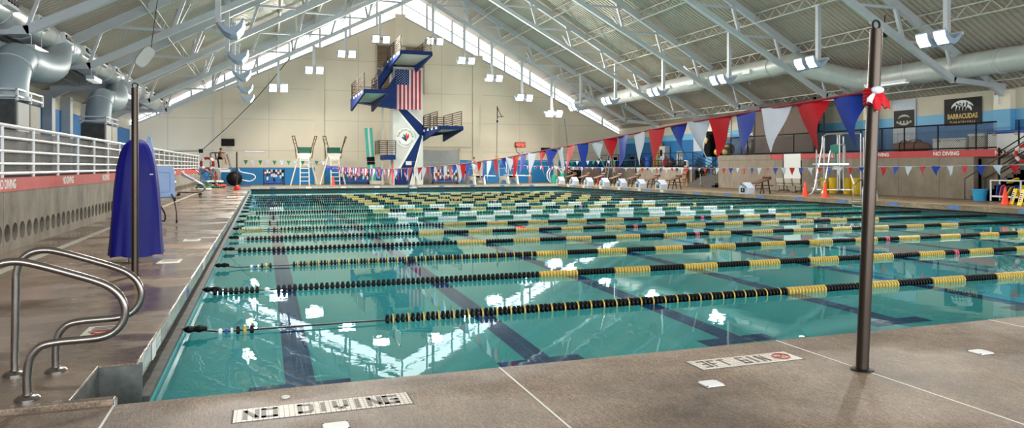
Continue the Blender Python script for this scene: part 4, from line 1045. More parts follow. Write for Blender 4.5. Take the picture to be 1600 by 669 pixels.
# ---------------------------------------------------------------- diving tower
YT = 59.6
def Q(px, py, y=YT): return PY(px, py, y)
t = thing('diving_tower', 'tall pale grey diving tower with navy ribbons and cantilevered platforms', 'diving tower', (11.6, 60.5, 0))
xa, xb = Q(614.5, 250).x, Q(661, 250).x
m = MB(); m.span((xa, YT, 0), (xb, YT+1.9, 9.9)); m.build('column', 'towergrey', t, world=True)
def ribbon(px, mtl, off, name):
    m = MB(); pts = [Q(a, b) for a, b in px]; m.prism([(min(max(p.x, xa), xb), YT-off, p.z) for p in pts], (0, off-0.002, 0)); return m.build(name, mtl, t, world=True)
ribbon([(615, 166), (637, 170), (663, 194), (663, 212), (655, 215), (651, 212)], 'whitepaint', 0.010, 'ribbon_border')
ribbon([(617.5, 166), (634, 170), (662, 196), (662, 212), (656, 212.5)], 'towerblue', 0.018, 'ribbon')
ribbon([(651, 212), (661, 212), (648.5, 264), (640, 292), (614.5, 292), (614.5, 277)], 'whitepaint', 0.011, 'ribbon_border')
ribbon([(655.5, 212), (659.5, 213), (646.5, 264), (639, 292), (616.5, 292), (616.5, 278.5), (625.5, 264)], 'towerblue', 0.018, 'ribbon')
m = MB(); a, b = Q(634, 252), Q(643, 258); m.span((a.x, YT-0.03, b.z), (b.x, YT-0.019, a.z)); m.build('notice_plate', 'white', t, world=True)
# emblem
c = Q(633.5, 215); R0 = 0.80
e = MB(); e.lathe([(R0, 0), (R0, 0.02)], (c.x, YT-0.026, c.z), 40, 'y'); emb = e.build('round_emblem', 'whitepaint', t, world=True)
def arctext(s, r, a0, a1, size, flip=False):
    for i, ch in enumerate(s):
        if ch == ' ': continue
        a = a0 + (a1-a0)*i/(len(s)-1); rot = a-PI/2 if not flip else a+PI/2
        M4 = Matrix.Translation(Vector((c.x+r*math.cos(a), YT-0.032, c.z+r*math.sin(a))) - t.location) @ Euler(RX_BACK).to_matrix().to_4x4() @ Matrix.Rotation(rot, 4, 'Z')
        o = text(ch, size, 'jeans', emb); o.data.transform(M4)
arctext('TUALATIN HILLS', 0.62, math.radians(172), math.radians(8), 0.24)
arctext('PARK & RECREATION', 0.64, math.radians(205), math.radians(335), 0.14, True)
def leaf(col, x, z, w, h, ang):
    m = MB(); pts = []
    for k in range(9): pts.append((w*math.sin(PI*k/8), h*(k/8-0.5)))
    for k in range(7, 0, -1): pts.append((-w*math.sin(PI*k/8)*0.4, h*(k/8-0.5)))
    q = [(c.x+x+a*math.cos(ang)-b*math.sin(ang), YT-0.034, c.z+z+a*math.sin(ang)+b*math.cos(ang)) for a, b in pts]
    m.prism(q, (0, 0.006, 0)); m.build('petal', col, emb, world=True)
leaf('bluep', -0.17, -0.10, 0.14, 0.46, 0.75); leaf('pgreen', -0.08, 0.06, 0.12, 0.55, 0.45); leaf('orange', 0.06, 0.12, 0.11, 0.62, 0.12); leaf('redband', 0.20, 0.08, 0.09, 0.56, -0.2); leaf('towerblue', 0.02, -0.2, 0.10, 0.3, 0.3)
def railing(p0, p1, h, n, parent, name='rail_panel', mtl='brownrail', posts=3, r=0.034):
    p0, p1 = Vector(p0), Vector(p1); m = MB(); up = Vector((0, 0, 1))
    for k in range(n): m.cyl(p0+up*(h*(k+1)/n), p1+up*(h*(k+1)/n), r, 6)
    for k in range(posts): q = p0.lerp(p1, k/(posts-1)); m.cyl(q, q+up*h, r*1.2, 6)
    return m.build(name, mtl, parent, world=True)
def platform(x0, x1, y0, y1, z, th, name):
    m = MB(); m.span((x0, y0, z), (x1, y1, z+th)); s = m.build(name, 'soffit', t, world=True)
    m = MB(); m.span((x0-0.03, y0-0.05, z-0.04), (x1+0.03, y0, z+th+0.03)); m.build('front_fascia', 'towerblue', s, world=True)
    for x in (x0, x1):
        m = MB(); m.prism([(x-0.08, y0, z+th), (x-0.08, y1, z+th), (x-0.08, y1, z-0.75), (x-0.08, y0, z-0.06)], (0.16, 0, 0)); m.build('side_beam', 'towerblue', s, world=True)
    m = MB()
    for k in range(4): m.span((x0-0.10, y0+0.6+1.5*k, z+0.02), (x0-0.085, y0+1.2+1.5*k, z+th-0.02))
    m.build('edge_blocks', 'white', s, world=True)
platform(9.75, 12.1, 53.4, 61.2, 10.05, 0.22, 'ten_metre_platform')
for x in (9.78, 12.07): railing((x, 53.5, 10.27), (x, 59.8, 10.27), 1.15, 7, t)
platform(6.7, 8.35, 50.8, 58.6, 6.75, 0.22, 'high_side_platform')
railing((6.72, 51, 6.97), (6.72, 58.5, 6.97), 1.2, 7, t); railing((6.72, 58.4, 6.97), (8.3, 58.4, 6.97), 1.0, 4, t); railing((8.33, 55.5, 6.97), (8.33, 58.5, 6.97), 1.6, 7, t)
platform(12.9, 14.7, 54, 60.2, 4.45, 0.22, 'five_metre_platform')
railing((12.92, 55, 4.67), (12.92, 60, 4.67), 1.2, 7, t); railing((14.68, 54.2, 4.67), (14.68, 60, 4.67), 1.2, 7, t); railing((12.92, 60.1, 4.67), (14.68, 60.1, 4.67), 1.1, 6, t)
m = MB(); a = Q(589, 246); b = Q(614, 246); m.span((a.x+0.4, 58.4, 2.1), (xa, 60.5, 2.5)); m.build('low_platform', 'towerblue', t, world=True)
railing((a.x, 58.5, 2.5), (xa, 58.5, 2.5), 1.15, 7, t); railing((a.x, 58.5, 2.5), (a.x, 60.5, 2.5), 1.15, 7, t)
m = MB(); pts = [Q(q[0], q[1], 58.9) for q in ((560, 152), (606, 139), (619, 118), (619, 169), (560, 160))]; m.prism([(p.x, 58.9, p.z) for p in pts], (0, 1.2, 0)); m.build('bracket_beam', 'towerblue', t, world=True)
m = MB(); pts = [Q(q[0], q[1], YT+0.1) for q in ((657, 196), (674, 203), (700, 205), (693, 210), (656, 217))]; m.prism([(p.x, YT+0.1, p.z) for p in pts], (0, 1.0, 0)); m.build('bracket_beam', 'towerblue', t, world=True)
m = MB(); m.bar(Q(586, 137, 59), Q(612, 99, 59), 0.5, 0.16, (0, 1, 0)); m.bar(Q(590, 137, 60), Q(616, 99, 60), 0.5, 0.16, (0, 1, 0))
for k in range(12): q = Q(588, 137, 59.5).lerp(Q(614, 99, 59.5), k/11); m.box(q, (0.3, 1.1, 0.05))
m.build('upper_stair', 'towerblue', t, world=True)
m = MB()
for k in range(4): m.cyl(Q(586, 131-k*4, 58.9), Q(611, 94-k*4, 58.9), 0.022, 6)
m.build('stair_rail', 'towerblue', t, world=True)
railing((8.4, 59.2, 6.9), (10.0, 59.2, 6.9), 1.1, 7, t)
m = MB(); m.span((xa-0.9, 60, 0), (xa-0.75, 60.15, 9.9)); m.span((xa-0.12, 59.9, 0.0), (xa-0.02, 60, 2.0)); m.build('rear_post', 'soffit', t, world=True)
m = MB(); m.span((xa-0.10, 59.5, 0.1), (xa-0.02, 59.58, 1.9)); m.build('red_standpipe', 'orange', t, world=True)
# national flag hung under the top platform
ca, cb = Q(617.5, 108, 59.3), Q(657.5, 172, 59.3); fw, fh = cb.x-ca.x, ca.z-cb.z
t2 = thing('hanging_flag', 'striped flag with a starred canton hung on the diving tower', 'flag', (ca.x, 59.3, cb.z))
def wav(x, z): return 0.04*math.sin(x*6+z*0.8)
def strips(cols, name, mtl, y):
    m = MB()
    for x0, x1, z0, z1 in cols:
        n = 8; pts = [(x0+(x1-x0)*i/n) for i in range(n+1)]
        for i in range(n):
            for j in range(6):
                za, zb = z0+(z1-z0)*j/6, z0+(z1-z0)*(j+1)/6
                m.poly([(pts[i], y+wav(pts[i], za), za), (pts[i+1], y+wav(pts[i+1], za), za), (pts[i+1], y+wav(pts[i+1], zb), zb), (pts[i], y+wav(pts[i], zb), zb)])
    return m.build(name, mtl, t2, fix=False)
sw = fw/13; cz = fh*0.62
strips([(sw*k, sw*(k+1), 0, fh if k >= 7 else cz) for k in range(0, 13, 2)], 'red_stripe', 'pred', 0); strips([(sw*k, sw*(k+1), 0, fh if k >= 7 else cz) for k in range(1, 13, 2)], 'white_stripe', 'pwhite', 0)
strips([(0, sw*7, cz, fh)], 'canton', 'towerblue', 0)
m = MB()
for r in range(9):
    for q in range(6 if r % 2 == 0 else 5):
        x, z = sw*7*(r+1)/10, cz+(fh-cz)*((q+0.5)/6 if r % 2 == 0 else (q+1)/6)
        pts = [(x+(0.045 if k % 2 == 0 else 0.018)*math.sin(PI*k/5), wav(x, z)-0.01, z+(0.045 if k % 2 == 0 else 0.018)*math.cos(PI*k/5)) for k in range(10)]
        m.poly(pts)
m.build('stars', 'white', t2, fix=False)
# things on the back wall
a, b = PY(588, 70, YB), PY(662, 147, YB); t = thing('louvre_panel', 'tall brown louvre panel in the wall behind the diving tower', 'louvre', (a.x, YB, b.z))
m = MB(); m.span((a.x, YB-0.10, b.z), (b.x, YB-0.02, a.z)); m.build('backing', 'louver', t, world=True)
m = MB(); n = 22
for k in range(n): z = b.z+(a.z-b.z)*(k+0.5)/n; m.box(((a.x+b.x)/2, YB-0.13, z), (b.x-a.x, 0.1, 0.06), (0.6, 0, 0))
m.build('slats', 'louver', t, world=True)
m = MB()
for x in (a.x, a.x+1.35, (a.x+b.x)/2+0.3, b.x): m.span((x-0.06, YB-0.2, b.z-0.06), (x+0.06, YB-0.02, a.z+0.06))
for z in (a.z, (a.z+b.z)/2, b.z): m.span((a.x, YB-0.2, z-0.06), (b.x, YB-0.02, z+0.06))
m.build('frame', 'soffit', t, world=True)
a, b = PY(661, 235, YB), PY(716, 288, YB); d1 = MB(); d1.span((a.x, YB-0.06, 0), (b.x, YB-0.02, a.z)); d1 = struct(d1.build('door_1', 'door'))
m = MB(); m.span((a.x-0.12, YB-0.12, 0), (a.x, YB, a.z+0.12)); m.span((b.x, YB-0.12, 0), (b.x+0.12, YB, a.z+0.12)); m.span((a.x-0.12, YB-0.12, a.z), (b.x+0.12, YB, a.z+0.12)); m.span(((a.x+b.x)/2-0.02, YB-0.08, 0), ((a.x+b.x)/2+0.02, YB-0.05, a.z))
m.span((a.x-0.4, YB-0.14, a.z+0.25), (b.x+1.2, YB, a.z+0.37)); struct(m.build('door_frame', 'creamR', d1))
m = MB()
for s in (-1, 1): m.cyl(((a.x+b.x)/2+s*0.15, YB-0.12, 1.0), ((a.x+b.x)/2+s*0.15, YB-0.12, 1.3), 0.02, 6)
struct(m.build('door_handle', 'chrome', d1))
def wallbox(name, label, cat, x0, y0, x1, y1, mtl, dep=0.12, Y=YB):
    a, b = PY(x0, y0, Y), PY(x1, y1, Y); t = thing(name, label, cat, ((a.x+b.x)/2, Y, b.z))
    m = MB(); m.span((a.x, Y-dep, b.z), (b.x, Y-0.02, a.z)); m.build('case', 'black', t, world=True, bevel=0.01)
    m = MB(); m.span((a.x+0.05, Y-dep-0.012, b.z+0.05), (b.x-0.05, Y-dep-0.002, a.z-0.05)); m.build('screen', mtl, t, world=True)
    return t, a, b
t, a, b = wallbox('television', 'black wall television above the seated lifeguard', 'television', 346, 217, 366.5, 228.5, 'black')
m = MB(); m.span((a.x+0.5, YB-0.1, b.z-0.45), (b.x-0.2, YB-0.02, b.z-0.1)); m.build('wall_bracket', 'offwhite', t, world=True)
wallbox('television', 'small black wall screen to the right of the red number display', 'television', 845, 231, 860, 239.5, 'black')
t, a, b = wallbox('number_display', 'glowing red number display high on the blue and cream back wall', 'display', 804, 222.5, 820.5, 230.5, 'redglyph')
SEG = {'4': 'fgbc', '3': 'abgcd', '2': 'abged', '5': 'afgcd'}
m = MB(); W_ = b.x-a.x
for i, ch in enumerate('4352'):
    x = a.x+W_*(0.12+0.20*i)+(0.08 if i > 1 else 0); w, h = W_*0.13, (a.z-b.z)*0.30; zc = (a.z+b.z)/2; Yd = YB-0.145
    P_ = {'a': ((x, zc+h), (x+w, zc+h)), 'g': ((x, zc), (x+w, zc)), 'd': ((x, zc-h), (x+w, zc-h)), 'f': ((x, zc), (x, zc+h)), 'b': ((x+w, zc), (x+w, zc+h)), 'e': ((x, zc-h), (x, zc)), 'c': ((x+w, zc-h), (x+w, zc))}
    for s in SEG[ch]: (p, q) = P_[s]; m.bar((p[0], Yd, p[1]), (q[0], Yd, q[1]), 0.02, 0.075, (0, 1, 0))
m.build('digits', 'led', t, world=True)
m = MB(); m.tube(smoothpath([(a.x+0.15, YB-0.05, b.z), (a.x+0.2, YB-0.05, b.z-0.4), (a.x+0.6, YB-0.05, b.z-0.7)], 4), 0.02, 6); m.build('power_cord', 'black', t, world=True)
# spotting ropes
t = thing('spotting_rope', 'long slack dark rope slanting from the left wall up to the roof', 'rope', PY(313, 237, 60))
m = MB(); p0, p1 = PY(314, 236, 60), PY(498, 30, 57.2); m.tube([p0.lerp(p1, k/10) - Vector((0, 0, 0.7*math.sin(PI*k/10))) for k in range(11)], 0.028, 6); m.build('rope_run', 'cable', t, world=True)
m = MB(); m.box(p0, (0.3, 0.2, 0.3)); m.build('cleat', 'blackmetal', t, world=True)
m = MB(); m.cyl((-10.2, 60, p0.z-0.1), p0, 0.03, 6); m.build('bracket_bar', 'blackmetal', t, world=True)
t = thing('spotting_rope', 'hanging dark spotting rope with a pulley frame right of the tower', 'rope', PY(777, 245, 63))
m = MB(); p0, p1 = PY(777, 183, 63), PY(776, 247, 63); m.tube([p0, p1], 0.025, 6); m.build('rope_run', 'cable', t, world=True)
m = MB(); m.bar(p0+Vector((0, 0, 1.0)), p0-Vector((0, 0, 0.2)), 0.07, 0.07); m.bar(p0+Vector((0, 0, 0.9)), p0+Vector((0.45, 0, 0.0)), 0.05, 0.05); m.bar(p0, p0+Vector((0.65, 0, 0.08)), 0.05, 0.05); m.box(p0-Vector((0, 0, 0.4)), (0.14, 0.14, 0.2)); m.build('pulley_frame', 'blackmetal', t, world=True)
m = MB(); m.box(p1, (0.16, 0.16, 0.5)); m.build('belt', 'gold', t, world=True)
t = thing('spotting_rope', 'thin dark rope hanging from the roof beside the small wall screen', 'rope', PY(882, 190, 62))
m = MB(); m.tube([PY(882, 185, 62), PY(887, 232, 62)], 0.02, 6); m.build('rope_run', 'cable', t, world=True)

# ---------------------------------------------------------------- guard chairs at the far end
def guard_chair(label, x, y, rz=0, s=1.0):
    t = thing('lifeguard_chair', label, 'lifeguard chair', (x, y, 0), rz)
    for sx in (-1, 1):
        m = MB(); m.bar((sx*1.05, 0.5, 0), (sx*0.42, 0.25, 2.45), 0.09, 0.09); m.build('splayed_leg', 'offwhite', t)
        m = MB(); m.tube([(sx*0.62, 0.3, 2.2), (sx*0.72, 0.15, 3.1), (sx*0.98, -0.25, 4.0), (sx*0.80, -0.55, 4.02)], 0.035, 6); m.tube([(sx*0.45, -0.35, 2.6), (sx*0.62, -0.5, 3.3), (sx*0.80, -0.55, 4.02)], 0.035, 6); m.bar((sx*0.8, -0.05, 3.4), (sx*0.66, -0.5, 3.4), 0.04, 0.04); m.bar((sx*0.9, -0.15, 3.75), (sx*0.75, -0.5, 3.75), 0.04, 0.04); m.build('arm_rail', 'brownrail', t)
    for sx in (-1, 1): MB().bar((sx*0.36, -0.55, 0), (sx*0.33, -0.3, 2.3), 0.07, 0.07).build('ladder_rail', 'offwhite', t)
    for k in range(6): MB().box((0, -0.55+0.04*k, 0.35+0.34*k), (0.7, 0.1, 0.05)).build('rung', 'offwhite', t)
    m = MB(); m.prism([(-0.62, -0.2, 2.62), (0.62, -0.2, 2.62), (0.35, -0.2, 2.12), (-0.35, -0.2, 2.12)], (0, 0.6, 0)); m.build('foot_box', 'offwhite', t)
    m = MB(); m.box((0, 0.1, 2.70), (1.05, 0.6, 0.10)); m.box((0.05, 0.38, 2.92), (1.1, 0.1, 0.42), (-0.15, 0, 0)); m.build('seat', 'green', t, bevel=0.02)
    return t
p = PY(475.5, 288.5, 61); guard_chair('cream lifeguard chair standing alone left of the second one', p.x, 61)
p = PY(522, 288.5, 61); guard_chair('cream lifeguard chair beside the red and white rope pile', p.x, 61, 0.12)
def steel_guard():
    p = PY(350, 289, 61); t = thing('lifeguard_chair', 'steel lifeguard chair with the seated lifeguard on it', 'lifeguard chair', (p.x, 61, 0))
    for y in (-0.35, 0.35):
        m = MB(); m.tube(smoothpath([(-0.9, y, 0), (-0.95, y, 1.4), (-1.0, y, 2.6)], 3), 0.05, 8); m.build('rear_leg', 'chrome', t, smooth=True)
        m = MB(); m.tube(smoothpath([(1.0, y, 0), (0.55, y, 1.3), (0.25, y, 2.35), (0.05, y, 2.6), (-0.95, y, 2.62)], 4), 0.05, 8); m.build('front_rail', 'chrome', t, smooth=True)
    m = MB(); m.box((-0.35, 0, 2.12), (0.55, 0.6, 0.07)); m.box((-0.62, 0, 2.4), (0.07, 0.6, 0.55), (0, -0.15, 0)); m.build('seat', 'black', t)
    m = MB(); m.box((-0.4, 0, 1.4), (1.4, 0.75, 0.08)); m.build('foot_platform', 'white', t); m = MB(); m.box((0.1, 0, 1.2), (0.75, 0.7, 0.22)); m.build('front_board', 'white', t)
    m = MB(); m.cyl((-0.35, 0, 1.4), (-0.45, 0, 2.1), 0.06, 8); m.build('pedestal', 'blackmetal', t)
    for k in range(4): MB().box((0.95-0.12*k, 0, 0.25+0.3*k), (0.08, 0.7, 0.04)).build('rung', 'alu', t)
    q = thing('rescue_tube', 'red rescue float lying across the left lifeguard chair foot rail', 'rescue float', (p.x+1.05, 60.6, 0.25)); m = MB(); m.tube([(0, 0, -0.2), (0.05, 0, 0.35)], 0.14, 10); m.build('float', 'redp', q); m = MB(); m.tube([(0, -0.15, 0.3), (0.2, -0.16, 0.1), (0.25, -0.16, -0.2)], 0.02, 6); m.build('strap', 'black', q)
    person('lifeguard in red shirt and black shorts sitting on the steel chair', (p.x-0.32, 61, 2.13), PI/2, SITA, 1.0, 'skin', top='shirtred', bottom='shortblack')
steel_guard()

# ---------------------------------------------------------------- lane rope carts and springboards at the far end
def rope_cart(label, px0, px1, y, seed, cols):
    a, b = PY(px0, 288, y), PY(px1, 288, y); w = b.x-a.x; t = thing('lane_rope_cart', label, 'rope cart', (a.x+w/2, y, 0)); rr = random.Random(seed)
    m = MB()
    for s in (-1, 1): m.bar((s*w/2, 0, 0.1), (s*w/2, 0, 1.35), 0.06, 0.06); m.bar((s*w/2, -0.35, 0.12), (s*w/2, 0.35, 0.12), 0.06, 0.06)
    m.bar((-w/2, 0, 0.14), (w/2, 0, 0.14), 0.06, 0.06); m.cyl((-w/2, 0, 1.15), (w/2, 0, 1.15), 0.06, 8); m.build('frame', 'blackmetal', t)
    m = MB(); m.box((0, 0.12, 0.33), (w*0.95, 0.05, 0.26)); m.build('side_panel', 'bluep', t)
    for s in (-1, 1):
        for q in (-1, 1): m = MB(); m.lathe([(0.07, -0.025), (0.07, 0.025)], (s*w/2, q*0.3, 0.07), 12, 'x'); m.build('wheel', 'black', t)
    n = max(6, int(w/0.17))
    for k in range(n):
        x = -w/2+0.12+(w-0.24)*k/(n-1); dz = rr.uniform(0.45, 0.95); m = MB(); m2 = MB()
        seg = 9
        for j in range(seg):
            z = 1.28-dz*j/seg; mm = m if (j//3+k) % 2 == 0 else m2
            mm.cyl((x+rr.uniform(-.01, .01), -0.14, z), (x, -0.14, z-dz/seg*0.8), 0.075, 7)
        m.build('hanging_rope', cols[0] if k % 3 else cols[-1], t)
        if len(m2.bm.verts): m2.build('hanging_rope', cols[1], t)
    return t
rope_cart('cart of black, red and white lane rope left of the lone lifeguard chair', 412, 444, 62, 1, ['black', 'white', 'shirtred'])
rope_cart('wide cart of red and white lane rope right of the second lifeguard chair', 531, 576, 62, 2, ['redp', 'white', 'black'])
rope_cart('cart of red, black and white lane rope before the grey door', 676, 714, 60.5, 3, ['black', 'white', 'redp'])
t = thing('upright_springboard', 'aqua springboard standing upright against the wall left of the tower', 'springboard', PY(581, 286, 62.4))
o = t.location.copy(); t.location.z = 0
p0, p1 = PY(583, 283, 62.4), PY(577.5, 195, 62.9); dv = (p1-p0)
m = MB(); m.bar((0.05, 0, 0.12), (dv.x, dv.y, dv.z), 0.66, 0.07, (0, 1, 0)); m.build('board', 'springboard', t)
m = MB(); m.bar((0.05, -0.05, 0.12), (dv.x, dv.y-0.05, dv.z), 0.16, 0.03, (0, 1, 0)); m.build('centre_rib', 'white', t)
m = MB(); m.bar(Vector((0.05, -0.06, 0.12)).lerp(Vector((dv.x, dv.y-0.06, dv.z)), 0.33), Vector((0.05, -0.06, 0.12)).lerp(Vector((dv.x, dv.y-0.06, dv.z)), 0.47), 0.67, 0.05, (0, 1, 0)); m.build('grip_band', 'black', t)
m = MB(); m.box((0.4, -0.1, 0.15), (1.3, 0.5, 0.3)); m.build('foot_block', 'offwhite', t, bevel=0.03)
def springstand(label, px, yb=60.6):
    p = PY(px, 286, 60); t = thing('springboard_stand', label, 'springboard', (p.x, 60, 0))
    m = MB(); m.box((0, -2.4, 0.78), (0.5, 5.6, 0.06)); m.build('board', 'white', t)
    for s in (-1, 1):
        m = MB(); m.prism([(s*0.42-0.06, 1.0, 0), (s*0.42-0.06, 0.75, 0.68), (s*0.42-0.06, -1.4, 0.68), (s*0.42-0.06, -1.7, 0), (s*0.42-0.06, -1.2, 0), (s*0.42-0.06, -0.9, 0.35), (s*0.42-0.06, 0.3, 0.35), (s*0.42-0.06, 0.55, 0)], (0.12, 0, 0)); m.build('pedestal_side', 'offwhite', t)
        m = MB(); m.tube(smoothpath([(s*0.42, 1.0, 0.5), (s*0.48, 1.05, 1.6), (s*0.48, 0.7, 1.95), (s*0.48, -0.9, 1.95), (s*0.44, -1.2, 0.7)], 4), 0.03, 8); m.cyl((s*0.46, 0.98, 1.35), (s*0.46, -1.1, 1.35), 0.022, 6); m.build('hand_rail', 'alu', t)
    m = MB(); m.cyl((-0.42, -0.9, 0.66), (0.42, -0.9, 0.66), 0.09, 10); m.build('fulcrum', 'black', t)
    return t
s1 = springstand('low springboard stand nearer the diving tower', 742); springstand('low springboard stand nearer the girl at the pool edge', 793)
person('shirtless swimmer in black shorts standing on the left springboard stand', (s1.location.x, 60.3, 0.81), -0.4, dict(elL=(-.24, -.06, 1.13), wrL=(-.12, -.22, 1.05)), 0.9, 'skin', bottom='shortblack')

# ---------------------------------------------------------------- stored gear along the left wall
def cone(label, p, h=0.7):
    t = thing('traffic_cone', label, 'cone', p); s = h/0.7
    MB().box((0, 0, 0.015*s), (0.36*s, 0.36*s, 0.03*s)).build('base', 'orange', t, bevel=0.006)
    m = MB(); m.lathe([(0.135*s, 0.03*s), (0.03*s, 0.68*s), (0.018*s, 0.7*s)], (0, 0, 0), 20); m.build('cone_body', 'orange', t, smooth=True); return t
cone('orange traffic cone on the left deck below the lifeguard', PZ(336.5, 290, 0), 1.2)
cone('orange traffic cone standing under the second cream lifeguard chair', PY(521, 288.6, 60.3)*1.0, 0.75).location.z = 0
t = thing('life_ring', 'red and white life ring on the end of the left balcony wall', 'life ring', PY(324, 256, 57.2))
m = MB(); m.torus((0, 0, 0), 0.42, 0.10, 'y', 28, 10); m.build('ring', 'shirtred', t, smooth=True)
for k in range(4): a = PI/4+k*PI/2; MB().tube([(0.42*math.cos(a+q*0.07), 0, 0.42*math.sin(a+q*0.07)) for q in range(-4, 5)], 0.105, 10).build('white_band', 'white', t)
t = thing('hose_wheel', 'large chrome hose wheel leaning by the left wall end', 'hose reel', PZ(325, 291, 0)+Vector((0, 0, 0.75)))
m = MB(); m.torus((0, 0, 0), 0.72, 0.03, 'y', 32, 6); m.torus((0.15, 0.4, 0), 0.72, 0.03, 'y', 32, 6); m.torus((0, 0, 0), 0.45, 0.06, 'y', 28, 8); m.build('rim', 'chrome', t)
m = MB()
for k in range(6): a = k*PI/3; m.cyl((0, 0, 0), (0.72*math.cos(a), 0, 0.72*math.sin(a)), 0.02, 6)
m.cyl((0, -0.1, 0), (0.15, 0.5, 0), 0.04, 8); m.build('spokes', 'chrome', t)
def stored_rails(label, px, py):
    p = PZ(px, py, 0); t = thing('stored_ladder', label, 'pool ladder', p)
    for k in range(2):
        m = MB(); m.tube(smoothpath([(-0.9, k*0.5, 0.05), (-0.5, k*0.5, 0.9), (-0.1, k*0.5, 1.35), (0.3, k*0.5, 1.2), (0.75, k*0.5, 0.5), (0.95, k*0.5, 0.05)], 5), 0.028, 8); m.build('rail', 'chrome', t, smooth=True)
    for k in range(3): MB().box((0.45+0.2*k, 0.25, 0.9-0.3*k), (0.12, 0.5, 0.03)).build('tread', 'white', t)
stored_rails('curved chrome pool ladder stored by the left wall, nearer the lift', 300, 297)
stored_rails('curved chrome pool ladder stored by the left wall, by the hose wheel', 318, 294)
p = PZ(296, 306, 0); t = thing('equipment_cart', 'low chrome wheeled cart on the left deck beyond the lift', 'cart', p)
m = MB(); m.tube(smoothpath([(-0.6, 0, 0.18), (0.5, 0, 0.18), (0.7, 0, 0.5), (0.0, 0, 0.95), (-0.5, 0, 1.3)], 4), 0.03, 8); m.tube(smoothpath([(-0.6, 0.6, 0.18), (0.5, 0.6, 0.18), (0.7, 0.6, 0.5), (0.0, 0.6, 0.95), (-0.5, 0.6, 1.3)], 4), 0.03, 8); m.build('frame', 'chrome', t)
m = MB(); m.box((-0.1, 0.3, 0.98), (0.7, 0.35, 0.14), (0, 0.5, 0)); m.build('head_pad', 'lift', t, bevel=0.03)
for a, b in ((-0.55, 0), (0.5, 0), (-0.55, 0.6), (0.5, 0.6)): m = MB(); m.lathe([(0.065, -0.03), (0.065, 0.03)], (a, b, 0.065), 14, 'y'); m.build('wheel', 'black', t)
def coil(label, px, py, cols, n, R=0.55):
    p = PZ(px, py, 0); t = thing('coiled_lane_rope', label, 'lane rope', p); rr = random.Random(int(px))
    for k in range(n):
        m = MB(); cx, cy = rr.uniform(-0.2, 0.2), rr.uniform(-0.8, 0.8); z = 0.08+0.13*k*0.7; a0 = rr.uniform(0, 6)
        for j in range(22):
            a = a0+j*0.26; q = Vector((cx+R*math.cos(a), cy+R*0.9*math.sin(a), z)); d = Vector((-math.sin(a), 0.9*math.cos(a), 0))*0.055; m.cyl(q-d, q+d, 0.075, 7)
        m.build('coil', cols[k % len(cols)], t)
coil('heap of green and white lane rope on the left deck below the hose wheel', 331, 293.5, ['green', 'white', 'green'], 5)
coil('smaller heap of green and white lane rope against the left wall', 318, 297, ['white', 'green'], 4, 0.4)
coil('black and orange coiled rope on the left deck under the lifeguard', 343, 293, ['black', 'orange', 'black'], 3, 0.45)
p = PZ(366, 289, 0); p.y = 60; t = thing('ball_bag', 'big round black bag by the far left corner', 'bag', (PY(366, 280, 60.5).x, 60.5, 0))
m = MB(); m.ball((0, 0, 0.58), 0.58, 16, (1.05, 0.8, 1)); m.build('bag_body', 'black', t, smooth=True); m = MB(); m.torus((0, 0, 1.2), 0.1, 0.03, 'y', 12, 6); m.build('tie', 'cable', t)
p = PY(383, 286, 61); t = thing('tubular_frame', 'white tubular frame on the far deck right of the black bag', 'frame', (p.x, 61, 0))
m = MB(); m.tube(smoothpath([(-0.6, 0, 0), (-0.5, 0, 0.5), (0.3, 0, 0.35), (0.75, 0, 0.6), (0.6, 0, 0.9), (-0.3, 0, 1.1), (-0.5, 0, 1.4)], 5), 0.04, 8); m.tube([(-0.6, 0.4, 0), (-0.5, 0.4, 0.5), (0.3, 0.4, 0.35)], 0.04, 8); m.cyl((-0.5, 0, 0.5), (-0.5, 0.4, 0.5), 0.03, 6); m.build('tube', 'white', t)
# ---------------------------------------------------------------- starting blocks on the right edge
def start_block(y, num, label):
    x = XR(y) + 0.55; t = thing('starting_block', label, 'starting block', (x, y, 0), math.radians(2), 'numbered starting blocks along the right edge')
    m = MB(); m.prism([(-0.42, -0.36, 0), (-0.42, 0.36, 0), (-0.42, 0.40, 0.34), (-0.42, 0.0, 0.66), (-0.42, -0.40, 0.34)], (0.5, 0, 0)); h = m.build('housing', 'blockwhite', t, bevel=0.015)
    m = MB(); m.box((-0.428, 0.04, 0.21), (0.016, 0.30, 0.24)); n = m.build('number_panel', 'black', t)
    text(num, 0.22, 'white', n, (-0.438, 0.04, 0.21), RX_RIGHT, 0.003, name='number')
    m = MB(); m.bar((-0.43, 0.17, 0.56), (-0.43, -0.26, 0.38), 0.02, 0.10, (1, 0, 0)); m.build('stripe', 'black', t)
    m = MB(); m.box((0.75, -0.1, 0.72), (0.95, 0.62, 0.07), (0, -0.28, 0)); p = m.build('foot_plate', 'wood', t, bevel=0.01)
    m = MB(); m.box((1.15, -0.1, 0.92), (0.10, 0.62, 0.14), (0, -0.7, 0)); m.build('kick_wedge', 'wood', p)
    m = MB()
    for s in (-1, 1): m.bar((0.45, -0.1+s*0.26, 0), (0.62, -0.1+s*0.26, 0.66), 0.05, 0.05); m.bar((1.15, -0.1+s*0.26, 0), (1.0, -0.1+s*0.26, 0.76), 0.05, 0.05)
    m.bar((0.45, -0.36, 0.3), (1.12, -0.36, 0.3), 0.04, 0.04); m.bar((0.45, 0.16, 0.3), (1.12, 0.16, 0.3), 0.04, 0.04); m.build('leg_frame', 'oldsteel', t)
    m = MB(); m.box((1.0, -0.1, 0.46), (0.8, 0.5, 0.05)); m.build('step', 'wood', t)
    return t
start_block(33.6, '4', 'starting block standing alone in front of the rolling whiteboard')
